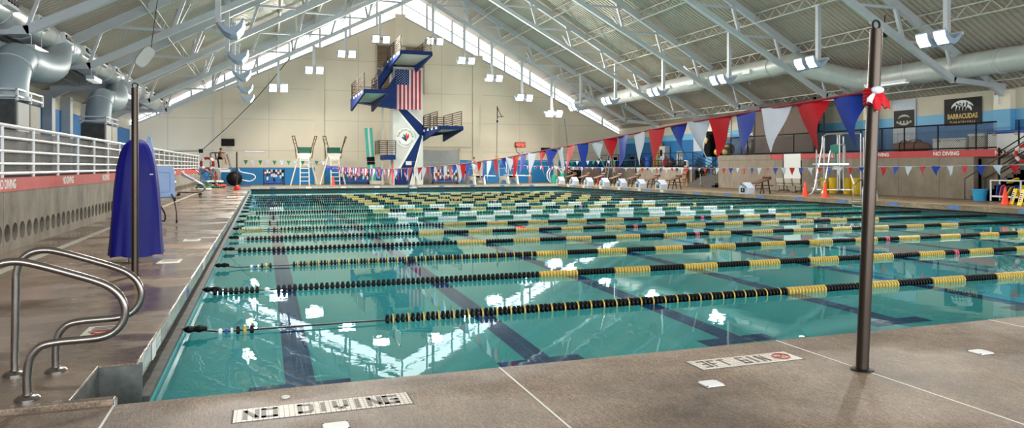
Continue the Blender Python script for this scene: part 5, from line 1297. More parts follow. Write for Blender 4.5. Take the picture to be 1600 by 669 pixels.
for k in range(7):
    y = 42.0 + 2.74*k*0.93
    start_block(y, str(7+k), ['starting block nearest the far stairs, number 7', 'starting block number 8, second from the far stairs', 'starting block number 9, third from the far stairs', 'starting block number 10, fourth from the far stairs', 'starting block number 11, fifth from the far stairs', 'starting block number 12, next to last before the corner', 'starting block number 13, nearest the far right corner'][k])
# ---------------------------------------------------------------- right deck gear
def at_wall(px, py, X): p = PX(px, py, X); return p
p = PZ(1238, 300, 0); t = thing('rolling_whiteboard', 'white rolling board on a steel frame behind the lone starting block', 'whiteboard', (30.0, PX(1238, 290, 30.0).y, 0), PI/2-0.15)
m = MB(); m.box((0, 0, 1.55), (1.75, 0.05, 1.5)); b = m.build('board', 'white', t, bevel=0.01)
m = MB()
for s in (-1, 1): m.bar((s*0.92, 0, 0.1), (s*0.92, 0, 1.9), 0.05, 0.05); m.bar((s*0.92, -0.35, 0.1), (s*0.92, 0.35, 0.1), 0.05, 0.05)
m.bar((-0.92, 0, 0.72), (0.92, 0, 0.72), 0.04, 0.04); m.build('frame', 'oldsteel', t)
for s in (-1, 1):
    for q in (-1, 1): m = MB(); m.lathe([(0.05, -0.02), (0.05, 0.02)], (s*0.92, q*0.33, 0.05), 12, 'y'); m.build('caster', 'black', t)
m = MB(); m.cyl((0.98, 0.02, 0.9), (0.98, 0.02, 4.2), 0.018, 8); m.build('tall_rod', 'oldsteel', t)
for k in range(3):
    y = PX(1222+13*k, 290, 29.4).y; t = thing('stacking_chair', 'wire framed chair under the rolling whiteboard, ' + ['left', 'middle', 'right'][k] + ' of three', 'chair', (29.35, y, 0), 0.6)
    m = MB()
    for s in (-1, 1): m.tube(smoothpath([(-0.35, s*0.22, 0.02), (0.3, s*0.22, 0.02), (0.25, s*0.22, 0.42), (-0.25, s*0.22, 0.44), (-0.4, s*0.22, 0.85)], 4), 0.014, 6)
    m.build('frame', 'chrome', t)
    m = MB(); m.box((0, 0, 0.45), (0.5, 0.42, 0.03)); m.build('seat', 'offwhite', t); m = MB(); m.box((-0.36, 0, 0.72), (0.03, 0.42, 0.26), (0, -0.3, 0)); m.build('backrest', 'offwhite', t)
for k, (px, nm) in enumerate(((1289, 'leftmost of four behind the tall guard stand'), (1302, 'second of four behind the tall guard stand'), (1325, 'third of four behind the tall guard stand'), (1338, 'rightmost of four behind the tall guard stand'))):
    t = thing('yellow_barrel', 'yellow plastic barrel by the wall, ' + nm, 'barrel', (31.1, PX(px, 290, 31.1).y, 0))
    m = MB(); m.lathe([(0.21, 0), (0.23, 0.04), (0.245, 0.68), (0.245, 0.72)], (0, 0, 0), 20); m.build('drum', 'yellowbin', t, smooth=True)
    m = MB(); m.lathe([(0.27, 0.72), (0.27, 0.86), (0.25, 0.90)], (0, 0, 0), 20); m.build('lid', 'yellowbin', t, smooth=True)
cone('orange traffic cone left of the guard stand ladder', PZ(1258, 306.5, 0), 0.75); cone('orange traffic cone right of the guard stand ladder', PZ(1289, 308, 0), 0.75)
cone('large orange traffic cone in front of the kickboard rack', PZ(1570.5, 319.5, 0), 0.72)
def tall_stand():
    b = PZ(1312, 304, 0); t = thing('lifeguard_chair', 'tall aluminium lifeguard stand with teal seat on the right deck', 'lifeguard chair', b, -YAW-0.15)
    k = 40/1115
    def L(px, py, y=0.0): return Vector(((px-1312)*k, y, (304-py)*k))
    for (pts, nm) in (([L(1264, 304, -.5), L(1268, 302, -.5), L(1272, 294, -.5), L(1283, 232, -.5), L(1284, 216, -.5), L(1289, 212, -.5), L(1312, 210.5, -.5)], 'ladder_rail'), ([L(1284, 305, .3), L(1289, 303, .3), L(1292, 294, .3), L(1301, 238, .3), L(1305, 228, .3), L(1322, 227, .3)], 'ladder_rail'),
            ([L(1311, 212, .5), L(1317, 211.5, .5), L(1322, 209.5, .5), L(1346, 210, .5)], 'top_rail')):
        m = MB(); m.tube(pts, 0.045, 8); m.build(nm, 'alu', t, smooth=True)
    for px, y0, y1, d in ((1282, 232, 296, 0.5), (1294, 216, 297, 0.6), (1308, 213, 297, -.5), (1313, 212, 299, 0.5), (1322, 228, 260, 0.3), (1325, 214, 300, 0.9), (1340, 211, 304, -.3), (1352, 216, 304, 0.6)):
        m = MB(); m.cyl(L(px, y1, d), L(px, y0, d), 0.042, 8); m.build('leg', 'alu', t)
    for i in range(4):
        a, c = L(1281-3.6*i, 258+12*i, -.5), L(1300-3.4*i, 257+12*i, .3); m = MB(); m.bar(a, c, 0.22, 0.05); m.build('tread', 'alu', t)
    m = MB(); a, c = L(1276, 259), L(1321, 256); m.box((a+c)/2, (1.6, 1.1, 0.10)); m.build('platform', 'alu', t)
    m = MB(); m.box(L(1307, 240), (0.46, 0.5, 0.07)); m.box(L(1307, 234)+Vector((0, 0.25, 0)), (0.46, 0.08, 0.45)); m.cyl(L(1306, 256), L(1306, 241), 0.06, 8); m.build('seat', 'teal', t, bevel=0.02)
    m = MB(); m.box(L(1306, 263, -.3), (0.45, 0.3, 0.20)); m.build('tool_tray', 'white', t, bevel=0.02)
    m = MB(); m.bar(L(1324, 264), L(1334, 292), 0.05, 0.05); m.bar(L(1282, 297, .5), L(1352, 297, .5), 0.05, 0.05); m.build('brace', 'alu', t)
tall_stand()
e = XR(27.2); t = thing('pool_ladder', 'chrome pool ladder hooked over the right edge behind the steel flag pole', 'pool ladder', (e, PX(1343, 300, e).y, 0))
for s in (-1, 1):
    m = MB(); m.tube(smoothpath([(0.75, s*0.26, 0), (0.72, s*0.26, 0.55), (0.35, s*0.26, 0.92), (-0.05, s*0.26, 0.65), (-0.12, s*0.26, 0), (-0.12, s*0.26, -0.34)], 5), 0.026, 8); m.build('rail', 'chrome', t, smooth=True)
for k in range(2): MB().box((-0.12, 0, -0.06-0.2*k), (0.1, 0.52, 0.03)).build('tread', 'alu', t)
t = thing('pool_ladder', 'small chrome ladder in the far pool edge below the diving tower', 'pool ladder', (PY(645, 290, 57).x, 57.0, 0))
for s in (-1, 1): m = MB(); m.tube([(s*0.3, 0.5, 0), (s*0.3, 0.3, 0.75), (s*0.3, -0.08, 0.7), (s*0.3, -0.1, -0.33)], 0.03, 8); m.build('rail', 'chrome', t)
MB().box((0, -0.1, -0.18), (0.6, 0.12, 0.05)).build('tread', 'white', t)
p = PZ(1531, 313.5, 0); t = thing('blue_tub', 'bright blue plastic tub beside the kickboard rack', 'tub', p)
m = MB(); m.lathe([(0.25, 0), (0.31, 0.46), (0.345, 0.47), (0.345, 0.52), (0.30, 0.52), (0.24, 0.05)], (0, 0, 0), 24); m.build('tub_body', 'cyanbin', t, smooth=True)
p = PZ(1568, 316, 0)+Vector((0.4, 0, 0)); t = thing('kickboard_rack', 'white wheeled rack of foam kickboards at the foot of the right stairs', 'rack', p, PI/2-0.1)
m = MB()
for x in (-0.72, 0.72):
    for y in (-0.25, 0.25): m.bar((x, y, 0.03), (x, y, 0.95), 0.05, 0.05)
for z in (0.22, 0.93):
    for y in (-0.25, 0.25): m.bar((-0.72, y, z), (0.72, y, z), 0.05, 0.05)
m.box((0, 0, 0.25), (1.44, 0.5, 0.03)); m.build('frame', 'white', t)
RACK = t; rm = Matrix.Translation(t.location) @ Matrix.Rotation(t.rotation_euler.z, 4, 'Z')
bd = {}
for i, (col, x, tilt, nm) in enumerate((('bluep', 0.60, -0.1, 'blue kickboard at the left end of the white rack'), ('pink', 0.45, -0.25, 'pink kickboard second in the white rack'), ('bluep', 0.28, -0.45, 'blue kickboard leaning beside the pink one'), ('yellowbin', 0.12, -0.55, 'yellow kickboard leaning low in the rack'), ('jeans', -0.02, -0.5, 'dark kickboard between the two yellow ones'),
        ('yellowbin', -0.2, -1.0, 'yellow kickboard lying across the top of the rack'), ('bluep', -0.36, 0.2, 'blue kickboard just right of the crossing yellow one'), ('jeans', -0.47, 0.2, 'dark kickboard between blue ones at the right'), ('bluep', -0.57, 0.22, 'blue kickboard near the right end of the rack'), ('yellowbin', -0.67, 0.22, 'yellow kickboard at the right end of the white rack'))):
    m = MB(); pts = [(-0.022, -0.15, 0), (-0.022, 0.15, 0)] + [(-0.022, 0.15*math.cos(a), 0.36+0.13*math.sin(a)) for a in [PI*k/8 for k in range(9)]]; m.prism(pts, (0.044, 0, 0))
    o = m.build('kickboard', col, None, bevel=0.008); z = 0.27 if abs(tilt) < 0.9 else 0.82
    o.matrix_world = rm @ Matrix.Translation((x if abs(tilt) < 0.9 else 0.1, -0.05, z)) @ Matrix.Rotation(tilt if abs(tilt) < 0.9 else -1.1, 4, 'Y'); tag(o, nm, 'kickboard', 'kickboards in the white rack')
def wetsign(label, px, py):
    p = PZ(px, py, 0); t = thing('floor_warning_sign', label, 'warning sign', p, PI/2-0.5)
    for s in (-1, 1):
        m = MB(); m.box((0, s*0.11, 0.33), (0.30, 0.025, 0.66), (s*0.28, 0, 0)); f = m.build('leaf', 'yellowbin', t, bevel=0.01)
        m = MB(); m.box((0, s*0.13-(0.0), 0.34), (0.16, 0.012, 0.40), (s*0.28, 0, 0)); m.build('white_panel', 'white', f)
        m = MB()
        for k in range(5): m.box((0, s*(0.165+0.022-0.022*k), 0.19+0.075*k), (0.09, 0.010, 0.04), (s*0.28, 0, 0))
        m.build('print', 'black', f)
wetsign('yellow folding floor sign at the right end of the kickboard rack', 1588, 320); wetsign('yellow folding floor sign cut by the right edge of the view', 1601, 322)
# stair rails
t = thing('stair_handrail', 'silver handrail sloping up the right stairs, starting left of the blue tub', 'handrail', (30.9, 24.5, 0))
m = MB(); m.tube([(30.9, 24.5, 0), (30.9, 24.5, 0.98), (30.9, 20.5, 3.35)], 0.03, 8); m.build('rail', 'chrome', t, world=True)
t = thing('stair_handrail', 'silver handrail sloping up the right stairs, behind the blue tub', 'handrail', (32.05, 24.4, 0))
m = MB(); m.tube([(32.0, 24.4, 0), (32.0, 24.4, 0.95), (32.0, 20.6, 3.2)], 0.03, 8); m.build('rail', 'chrome', t, world=True)
t = thing('stair_guard', 'black sloping bar guard along the right stairs by the kickboards', 'railing', (31.5, 23.3, 0.3))
m = MB(); m.bar((31.5, 23.3, 0.3), (31.5, 23.3, 2.4), 0.07, 0.07); m.bar((31.5, 20.6, 1.9), (31.5, 20.6, 4.0), 0.07, 0.07); m.build('post', 'blackmetal', t, world=True)
for k in range(6): m = MB(); m.cyl((31.5, 23.3, 0.55+0.33*k), (31.5, 20.6, 2.15+0.33*k), 0.025, 6); m.build('bar', 'blackmetal', t, world=True)
p = PX(1598, 245, 31.5); t = thing('life_ring', 'red and white life ring at the right edge of the view', 'life ring', PX(1599, 240, 31.3))
m = MB(); m.torus((0, 0, 0), 0.33, 0.07, 'x', 24, 8); m.build('ring', 'redp', t, smooth=True)
for k in range(4): a = PI/4+k*PI/2; MB().tube([(0, 0.33*math.cos(a+q*0.08), 0.33*math.sin(a+q*0.08)) for q in range(-4, 5)], 0.075, 10).build('white_band', 'white', t)
# far stairs rails
t = thing('stair_handrail', 'silver handrail on the dark stairs below the black draped stand', 'handrail', (31.0, 45.6, 0))
m = MB(); m.tube([(31.0, 46.0, 0), (31.0, 46.0, 0.95), (32.9, 46.3, 2.3)], 0.035, 8); m.tube([(31.3, 44.6, 1.0), (31.3, 44.7, 1.3), (33.3, 44.7, 3.3)], 0.03, 8); m.build('rail', 'chrome', t, world=True)
# ---------------------------------------------------------------- upper right fence
t = thing('deck_fence', 'black chain link fence along the raised right deck', 'fence', (31.75, 34, 2.3))
ya, yb = 23.6, 44.4
for z in (3.6, 2.42): MB().tube([(31.75, ya, z), (31.75, yb, z)], 0.035, 8).build('rail', 'blackmetal', t, world=True)
for px in (1142, 1168, 1205, 1240, 1273, 1308, 1345, 1378, 1413, 1465.5, 1525, 1592): y = PX(px, 220, 31.75).y; MB().cyl((31.75, y, 2.28), (31.75, y, 3.62), 0.035, 8).build('post', 'blackmetal', t, world=True)
m = MB(); m.poly([(31.76, ya, 2.42), (31.76, yb, 2.42), (31.76, yb, 3.6), (31.76, ya, 3.6)]); m.build('chain_link', 'chain', t, world=True, fix=False)
t = thing('deck_railing', 'black bar railing on the lower far right deck', 'railing', (31.7, 56, 1.45))
for z in (2.65, 2.05, 1.62): MB().tube([(31.75, 48.1, z), (31.75, 64.6, z)], 0.03, 6).build('rail', 'blackmetal', t, world=True)
for k in range(9): y = 48.1+2.06*k; MB().cyl((31.75, y, 1.42), (31.75, y, 2.67), 0.035, 6).build('post', 'blackmetal', t, world=True)
m = MB()
for k in range(5): m.cyl((31.75, 48.1, 1.7+0.24*k), (31.75, 45.2, 0.9+0.24*k), 0.025, 6)
m.build('sloping_bars', 'blackmetal', t, world=True)
# ---------------------------------------------------------------- banners on the right wall
XW = 34.15
def rwbox(name, label, cat, x0, y0, x1, y1, X, mtl, dep=0.03, part='cloth'):
    a, b = PX(x0, y0, X), PX(x1, y1, X); t = thing(name, label, cat, (X, (a.y+b.y)/2, b.z))
    m = MB(); m.span((X-dep, b.y, b.z), (X, a.y, a.z)); m.build(part, mtl, t, world=True); return t, a, b
t, a, b = rwbox('team_banner', 'black banner reading BARRACUDAS with a white fish on the right wall', 'banner', 1476, 156, 1534, 194, XW, 'black')
yc, zc, w, h = (a.y+b.y)/2, (a.z+b.z)/2, a.y-b.y, a.z-b.z
text('BARRACUDAS', h*0.25, 'yellow', t, (-0.035, yc-t.location.y, zc-h*0.17-t.location.z), RX_RIGHT, 0.003, 1.02*w/(h*0.25*8.0), bold=0.012)
text('TUALATIN HILLS', h*0.11, 'yellow', t, (-0.035, yc-t.location.y, zc-h*0.38-t.location.z), RX_RIGHT, 0.003, 1.25)
m = MB()
def crescent(cy, cz, r, a0, a1, th, n=14):
    pts = []
    for k in range(n+1): q = a0+(a1-a0)*k/n; pts.append((XW-0.042, cy-r*1.5*math.cos(q), cz+r*math.sin(q)))
    for k in range(n, -1, -1): q = a0+(a1-a0)*k/n; rr = r-th*math.sin(PI*k/n)-0.02; pts.append((XW-0.042, cy-rr*1.5*math.cos(q), cz+rr*math.sin(q)))
    m.prism(pts, (0.008, 0, 0))
crescent(yc, zc+h*0.12, h*0.30, 0.2, PI*0.98, h*0.12); crescent(yc-w*0.05, zc+h*0.08, h*0.20, -0.3, PI*0.8, h*0.09)
for k in range(4): yy = yc+w*(0.16-0.09*k); m.prism([(XW-0.042, yy, zc+h*0.34), (XW-0.042, yy-w*0.05, zc+h*0.30), (XW-0.042, yy+w*0.02, zc+h*0.02)], (0.008, 0, 0))
m.build('fish_emblem', 'white', t, world=True)
t, a, b = rwbox('team_banner', 'long white banner with a black square emblem on the right wall', 'banner', 1396, 158, 1431, 223, XW, 'pwhite')
yc, zc, w, h = (a.y+b.y)/2, (a.z+b.z)/2, a.y-b.y, a.z-b.z
m = MB(); m.span((XW-0.04, yc-w*0.46, zc-h*0.12), (XW-0.032, yc+w*0.46, zc+h*0.26)); pn = m.build('black_square', 'black', t, world=True)
m = MB(); crescent(yc, zc+h*0.05, h*0.11, 0.3, PI*0.95, h*0.04); crescent(yc, zc+h*0.04, h*0.13, PI*1.1, PI*1.9, h*0.04)
for k in range(5): m.box((XW-0.042, yc+w*(0.3-0.15*k), zc-h*0.01), (0.006, w*0.07, h*0.05))
m.build('emblem', 'soffit', pn, world=True)
m = MB()
for k in range(4): m.box((XW-0.034, yc+w*(0.3-0.2*k), zc-h*0.32), (0.02, 0.03, h*0.30), (0.1*k, 0, 0))
m.build('drape_folds', 'pwhite', t, world=True)
t, a, b = rwbox('team_banner', 'white banner with teal zigzag stripes beyond the brown screen', 'banner', 1123, 186, 1142, 217, XW, 'pwhite')
yc, zc, w, h = (a.y+b.y)/2, (a.z+b.z)/2, a.y-b.y, a.z-b.z
m = MB()
for k in range(5): z = zc+h*(0.2-0.11*k); m.prism([(XW-0.045, yc+w*0.4, z), (XW-0.045, yc-w*0.42, z+h*0.12), (XW-0.045, yc-w*0.42, z+h*0.05), (XW-0.045, yc+w*0.4, z-h*0.06)], (0.012, 0, 0))
m.build('stripes', 'teal', t, world=True)
t, a, b = rwbox('hanging_banner', 'plain pale banner hanging left of the black draped stand', 'banner', 1084, 205, 1103, 236, XW, 'pwhite')
m = MB(); m.span((XW-0.06, b.y+0.2, a.z-0.5), (XW-0.032, a.y-0.05, a.z)); m.build('black_corner', 'black', t, world=True)
for k, (x0, x1) in enumerate(((949, 961), (971, 985))):
    a, b = PY(x0, 217.5, YB-0.03), PY(x1, 235, YB-0.03); t = thing('pink_banner', 'pale pink panel on the far right wall, ' + ('left of two' if k == 0 else 'right of two'), 'panel', (a.x, YB-0.03, b.z), group='pink wall panels')
    m = MB(); m.span((a.x, YB-0.06, b.z), (b.x, YB-0.03, a.z)); m.build('cloth', 'pink', t, world=True); m = MB(); m.span((a.x-0.05, YB-0.08, a.z), (b.x+0.05, YB-0.02, a.z+0.08)); m.build('top_bar', 'offwhite', t, world=True)
# fire alarm, lamps on the wall
t = thing('fire_alarm', 'small red and white alarm on the pilaster right of the black banner', 'alarm', PX(1558, 148, 33.84)); MB().box((-0.03, 0, 0.1), (0.06, 0.2, 0.2)).build('case', 'redp', t); MB().box((-0.03, 0, -0.25), (0.08, 0.18, 0.45)).build('strobe', 'white', t)
t = thing('wall_speaker', 'black loudspeaker clamped to the truss beside the steel pole', 'loudspeaker', PX(1381, 51, 27.2)); MB().box((0, 0, 0), (0.3, 0.3, 0.4), (0.3, 0, 0.4)).build('cabinet', 'black', t, bevel=0.03); MB().cyl((0, 0, 0.1), (0.4, 0.3, 0.9), 0.02, 6).build('bracket', 'blackmetal', t)
# tilted round speaker under the left roof
t = thing('roof_speaker', 'pale flat oval loudspeaker tilted under the left roof slope', 'loudspeaker', PY(227, 89, 26.0))
m = MB(); m.prism([(0.19*math.copysign(abs(math.cos(a))**0.6, math.cos(a)), 0, 0.36*math.copysign(abs(math.sin(a))**0.6, math.sin(a))) for a in [2*PI*k/28 for k in range(28)]], (0, 0.14, 0)); c = m.build('cabinet', 'towergrey', t); c.rotation_euler = (0.25, 0.55, 0.5)
m = MB(); m.cyl((0.15, 0.1, 0.25), (0.35, 0.3, 2.2), 0.012, 6); m.build('hanger', 'blackmetal', t)
# ---------------------------------------------------------------- screen, bags, boxes on the raised right deck
t, a, b = rwbox('brown_screen', 'large brown screen standing on the raised right deck', 'screen', 1181, 165, 1272, 238, 32.4, 'screen', 0.08, 'panel')
m = MB(); m.span((32.3, b.y-0.08, b.z-0.1), (32.5, b.y+0.02, a.z+0.08)); m.span((32.3, a.y-0.02, b.z-0.1), (32.5, a.y+0.08, a.z+0.08)); m.span((32.3, b.y, b.z-0.14), (32.5, a.y, b.z)); m.build('frame', 'blackmetal', t, world=True)
m = MB()
for y in (a.y-0.3, b.y+0.3): m.span((32.1, y-0.05, 2.28), (32.8, y+0.05, 2.36)); m.span((32.38, y-0.05, 2.3), (32.48, y+0.05, b.z))
m.build('foot', 'blackmetal', t, world=True)
y0 = PX(1279, 200, 32.4).y; t = thing('truss_tower', 'black ladder truss standing at the right end of the brown screen', 'truss tower', (32.6, y0, 2.28))
m = MB()
for s in (-1, 1): m.bar((0, s*0.22, 0), (0, s*0.22, 3.1), 0.06, 0.06)
for k in range(7): m.bar((0, -0.22, 0.2+0.42*k), (0, 0.22, 0.2+0.42*k), 0.05, 0.05)
m.box((0, 0, 0.03), (0.6, 0.6, 0.06)); m.build('frame', 'blackmetal', t)
t, a, b = rwbox('display_board', 'dark brown display board with pale fish marks left of the brown screen', 'display board', 1159, 170, 1179, 240, 33.3, 'hair', 0.06, 'board')
m = MB()
for k in range(4):
    z = a.z-(a.z-b.z)*(0.18+0.2*k); m.prism([(33.23, (a.y+b.y)/2+0.3*math.cos(q)-0.1, z+0.14*math.sin(q)) for q in [2*PI*j/10 for j in range(10)]], (0.01, 0, 0)); m.prism([(33.23, (a.y+b.y)/2-0.35, z), (33.23, (a.y+b.y)/2-0.6, z+0.15), (33.23, (a.y+b.y)/2-0.6, z-0.15)], (0.01, 0, 0))
m.build('fish_mark', 'offwhite', t, world=True)
def drumfan(label, px, py, X, z0, R=0.55):
    p = PX(px, py, X); t = thing('drum_fan', label, 'fan', (X, p.y, z0), -0.5)
    c = (0, 0, R+0.12); m = MB(); m.lathe([(R, -0.2), (R, 0.2), (R-0.03, 0.2), (R-0.03, -0.2)], c, 28, 'x'); m.build('drum', 'alu', t)
    m = MB()
    for k in range(4): m.torus((-0.21, 0, R+0.12), R*(k+1)/4-0.02, 0.012, 'x', 24, 5)
    for k in range(6): a = k*PI/6; m.cyl((-0.21, R*math.cos(a), R+0.12+R*math.sin(a)), (-0.21, -R*math.cos(a), R+0.12-R*math.sin(a)), 0.01, 5)
    m.build('grille', 'alu', t)
    m = MB()
    for k in range(4): a = k*PI/2; m.box((0, 0.22*math.cos(a), R+0.12+0.22*math.sin(a)), (0.04, 0.40, 0.14), (a, 0.3, 0))
    m.build('blade', 'alu', t)
    m = MB(); m.bar((-0.3, -R*0.8, 0.05), (-0.3, R*0.8, 0.05), 0.06, 0.06); m.bar((0.3, -R*0.8, 0.05), (0.3, R*0.8, 0.05), 0.06, 0.06)
    for s in (-1, 1): m.bar((0, s*R*0.9, 0.05), (0, s*R, R+0.12), 0.05, 0.05); m.bar((-0.3, s*R*0.8, 0.05), (0.3, s*R*0.8, 0.05), 0.05, 0.05)
    m.build('stand', 'blackmetal', t)
drumfan('large round drum fan on the raised deck by the dark display board', 1167, 225, 32.75, 2.28, 0.62); drumfan('large round drum fan on the lower far deck beside the stair railing', 1062, 245, 32.6, 1.45, 0.62)
p = PX(1424, 235, 32.6); t = thing('canvas_bag', 'long brown canvas duffel lying behind the fence', 'bag', (32.6, p.y, 2.28), PI/2)
m = MB(); rings = []
for k in range(13):
    x = -1.15+2.3*k/12; e = 1-abs(k/6-1)**4*0.75; rings.append([(x, 0.34*e*math.cos(a), 0.30+0.30*e*math.sin(a)*(1+0.08*math.sin(k*2)) ) for a in [2*PI*j/14 for j in range(14)]])
m.loft(rings); m.build('bag_body', 'canvas', t, smooth=True)
m = MB()
for x in (-0.45, 0.45): m.torus((x, 0, 0.31), 0.35, 0.025, 'x', 20, 5)
m.tube(smoothpath([(-0.4, -0.2, 0.6), (0, -0.35, 0.72), (0.4, -0.2, 0.6)], 4), 0.02, 6); m.build('strap', 'shortblack', t)
def crate(label, x0, x1, X, h, mtl='cooler', lid='cooler', zb=2.28, dep=0.9):
    a, b = PX(x0, 230, X), PX(x1, 230, X); t = thing('storage_box', label, 'storage box', (X, (a.y+b.y)/2, zb))
    L = abs(a.y-b.y); m = MB(); m.box((dep/2, 0, h*0.42), (dep, L, h*0.84)); m.build('box_body', mtl, t, bevel=0.03); m = MB(); m.box((dep/2, 0, h*0.92), (dep+0.06, L+0.05, h*0.15)); m.build('lid', lid, t, bevel=0.03)
    m = MB()
    for s in (-1, 1): m.box((-0.02, s*L*0.3, h*0.8), (0.05, 0.14, 0.12))
    m.build('latch', 'soffit', t)
crate('long white storage box behind the fence below the black banner', 1457, 1508, 32.3, 0.68); crate('taller pale storage box behind the fence right of the long white one', 1513, 1537, 32.4, 0.85, 'soffit')
crate('white slatted bench box with blue lid near the right stairs', 1543, 1600, 32.4, 0.95, 'white', 'bluep')
p = PX(1108, 240, 32.2); t = thing('draped_stand', 'tall stand draped in black cloth at the head of the far stairs', 'stand', (32.3, p.y, 2.28))
m = MB(); rings = []
for z, r in ((-0.0, 0.50), (0.5, 0.46), (1.0, 0.40), (1.5, 0.30), (1.75, 0.26)): rings.append([(r*math.cos(a)*(1+0.12*math.sin(5*a)), r*math.sin(a)*(1+0.12*math.sin(5*a)), z) for a in [2*PI*j/24 for j in range(24)]])
m.loft(rings); m.build('drape', 'shortblack', t, smooth=True)
m = MB(); m.box((0, 0.55, 1.85), (0.3, 1.9, 0.26), (0.06, 0, 0)); m.bar((0, -0.3, 1.8), (0, -0.55, 2.4), 0.05, 0.05); m.build('arm', 'shortblack', t, bevel=0.04)
m = MB(); m.box((-0.35, 0.0, 1.2), (0.1, 0.25, 0.5), (0.5, 0, 0)); m.build('tan_label', 'gold', t)
for k, px in enumerate((1124, 1137)):
    p = PX(px, 235, 32.4); t = thing('gear_bag', 'black and yellow gear bag behind the fence, ' + ('left' if k == 0 else 'right') + ' one of the pair', 'bag', (32.5, p.y, 2.28))
    m = MB(); m.ball((0, 0, 0.5), 0.5, 14, (0.8, 1.0, 1.0)); m.build('bag_body', 'shortblack', t, smooth=True); m = MB(); m.ball((-0.28, 0.05, 0.35), 0.28, 10, (0.6, 1.2, 0.9)); m.ball((-0.25, -0.1, 0.75), 0.2, 10, (0.6, 1.3, 0.6)); m.build('yellow_panel', 'yellow', t, smooth=True)
# ---------------------------------------------------------------- lower far right deck
def cabinet(label, x0, x1, X, h, mtl, z=1.45):
    a, b = PX(x0, 235, X), PX(x1, 235, X); t = thing('utility_cabinet', label, 'cabinet', (X, (a.y+b.y)/2, z)); L = abs(a.y-b.y)
    MB().box((0.25, 0, h/2), (0.5, L, h)).build('case', mtl, t, bevel=0.02); d = MB().box((-0.015, 0, h/2), (0.03, L*0.9, h*0.94)).build('door', mtl, t, bevel=0.005); MB().box((-0.045, L*0.33, h*0.5), (0.04, 0.05, 0.2)).build('handle', 'black', d); return t
cabinet('tall cream cabinet on the lower far right deck', 1019.5, 1028.5, 33.6, 2.2, 'gold'); t = cabinet('grey cabinet with black panel right of the cream one', 1030, 1039, 33.6, 1.9, 'towergrey')
MB().box((-0.04, 0.1, 1.3), (0.02, 0.4, 0.55)).build('dark_window', 'black', t)
def folding_chair(label, px, X, col, z=1.45, rz=0.0):
    p = PX(px, 245, X)
    if p.y > 63.5: p = PY(px, 245, 63.3)
    t = thing('folding_chair', label, 'chair', (p.x, p.y, z), rz)
    m = MB(); m.box((0, 0, 0.45), (0.44, 0.44, 0.04)); m.build('seat', col, t); m = MB(); m.box((0.2, 0, 0.8), (0.04, 0.44, 0.4), (0, 0.15, 0)); m.build('backrest', col, t)
    for s in (-1, 1):
        m = MB(); m.bar((-0.25, s*0.2, 0), (0.26, s*0.2, 0.98), 0.03, 0.03); m.build('leg', 'blackmetal', t); m = MB(); m.bar((0.25, s*0.2, 0), (-0.1, s*0.2, 0.45), 0.03, 0.03); m.build('leg', 'blackmetal', t)
for k, (px, col, nm) in enumerate(((935, 'shortblack', 'black folding chair farthest along the lower right deck'), (947, 'green', 'green folding chair on the lower right deck left of the pink panels'), (960, 'shortblack', 'black folding chair below the left pink panel'), (973, 'green', 'green folding chair below the right pink panel'), (986, 'shortblack', 'black folding chair just right of the pink panels'), (1003, 'brownrail', 'brown folding chair left of the cream cabinet'))):
    folding_chair(nm, px, 32.6+0.3*(k % 2), col, rz=0.4*((k*7) % 5-2))
def ftable(label, px, X, L, top, z=1.45):
    p = PX(px, 245, X)
    if p.y > 63.5: p = PY(px, 245, 63.6)
    t = thing('folding_table', label, 'table', (p.x, p.y, z), PI/2 if p.y > 63.5 else 0); MB().box((0, 0, 0.74), (0.75, L, 0.05)).build('tabletop', top, t)
    for s in (-1, 1):
        for q in (-1, 1): MB().bar((q*0.3, s*L*0.42, 0), (q*0.3, s*L*0.42, 0.72), 0.035, 0.035).build('leg', 'blackmetal', t)
ftable('blue topped folding table below the grey cabinet', 1036, 32.8, 1.9, 'cyanbin'); ftable('white folding table at the left end of the lower right deck', 915, 32.8, 2.2, 'white')
p = PX(1013, 252, 32.3); t = thing('blue_bin', 'dark blue bin below the cream cabinet', 'bin', (32.3, p.y, 1.45)); m = MB(); m.lathe([(0.26, 0), (0.33, 0.8), (0.36, 0.82), (0.36, 0.88)], (0, 0, 0), 18); m.build('bin_body', 'bluep', t); m = MB(); m.lathe([(0.37, 0.88), (0.30, 0.96)], (0, 0, 0), 18); m.build('lid', 'bluep', t)
for k, (px, nm) in enumerate(((1043, 'left'), (1051, 'right'))):
    p = PX(px, 250, 32.5); t = thing('dark_bag', 'dark red gym bag by the far drum fan, ' + nm + ' one', 'bag', (32.4, p.y, 1.45)); m = MB(); m.ball((0, 0, 0.4), 0.4, 12, (0.8, 1, 1)); m.build('bag_body', 'suit' if k else 'shirtred', t, smooth=True); MB().torus((0, 0, 0.75), 0.15, 0.025, 'x', 14, 6).build('handle', 'black', t)
p = PX(1069, 275, 31.3); t = thing('rescue_board', 'orange rescue backboard leaning on the wall beside the far stairs', 'rescue board', (31.2, p.y, 0))
m = MB(); m.prism([(0, y*0.28, z) for y, z in ((-0.5, 0.05), (0.5, 0.05), (0.85, 0.9), (1, 1.4), (0.55, 1.55), (-0.55, 1.55), (-1, 1.4), (-0.85, 0.9))], (0.07, 0, 0)); b = m.build('board', 'canvas', t); b.rotation_euler = (0, 0.16, 0)
m = MB(); m.box((0.3, 0, 1.78), (0.18, 0.42, 0.5)); h = m.build('head_block', 'white', t, bevel=0.03); MB().box((0.2, 0, 1.78), (0.06, 0.28, 0.34)).build('head_pad', 'black', h)
m = MB()
for z in (0.5, 0.9, 1.25): m.box((-0.0+z*0.16, 0, z), (0.03, 0.6, 0.05))
m.build('strap', 'black', t)
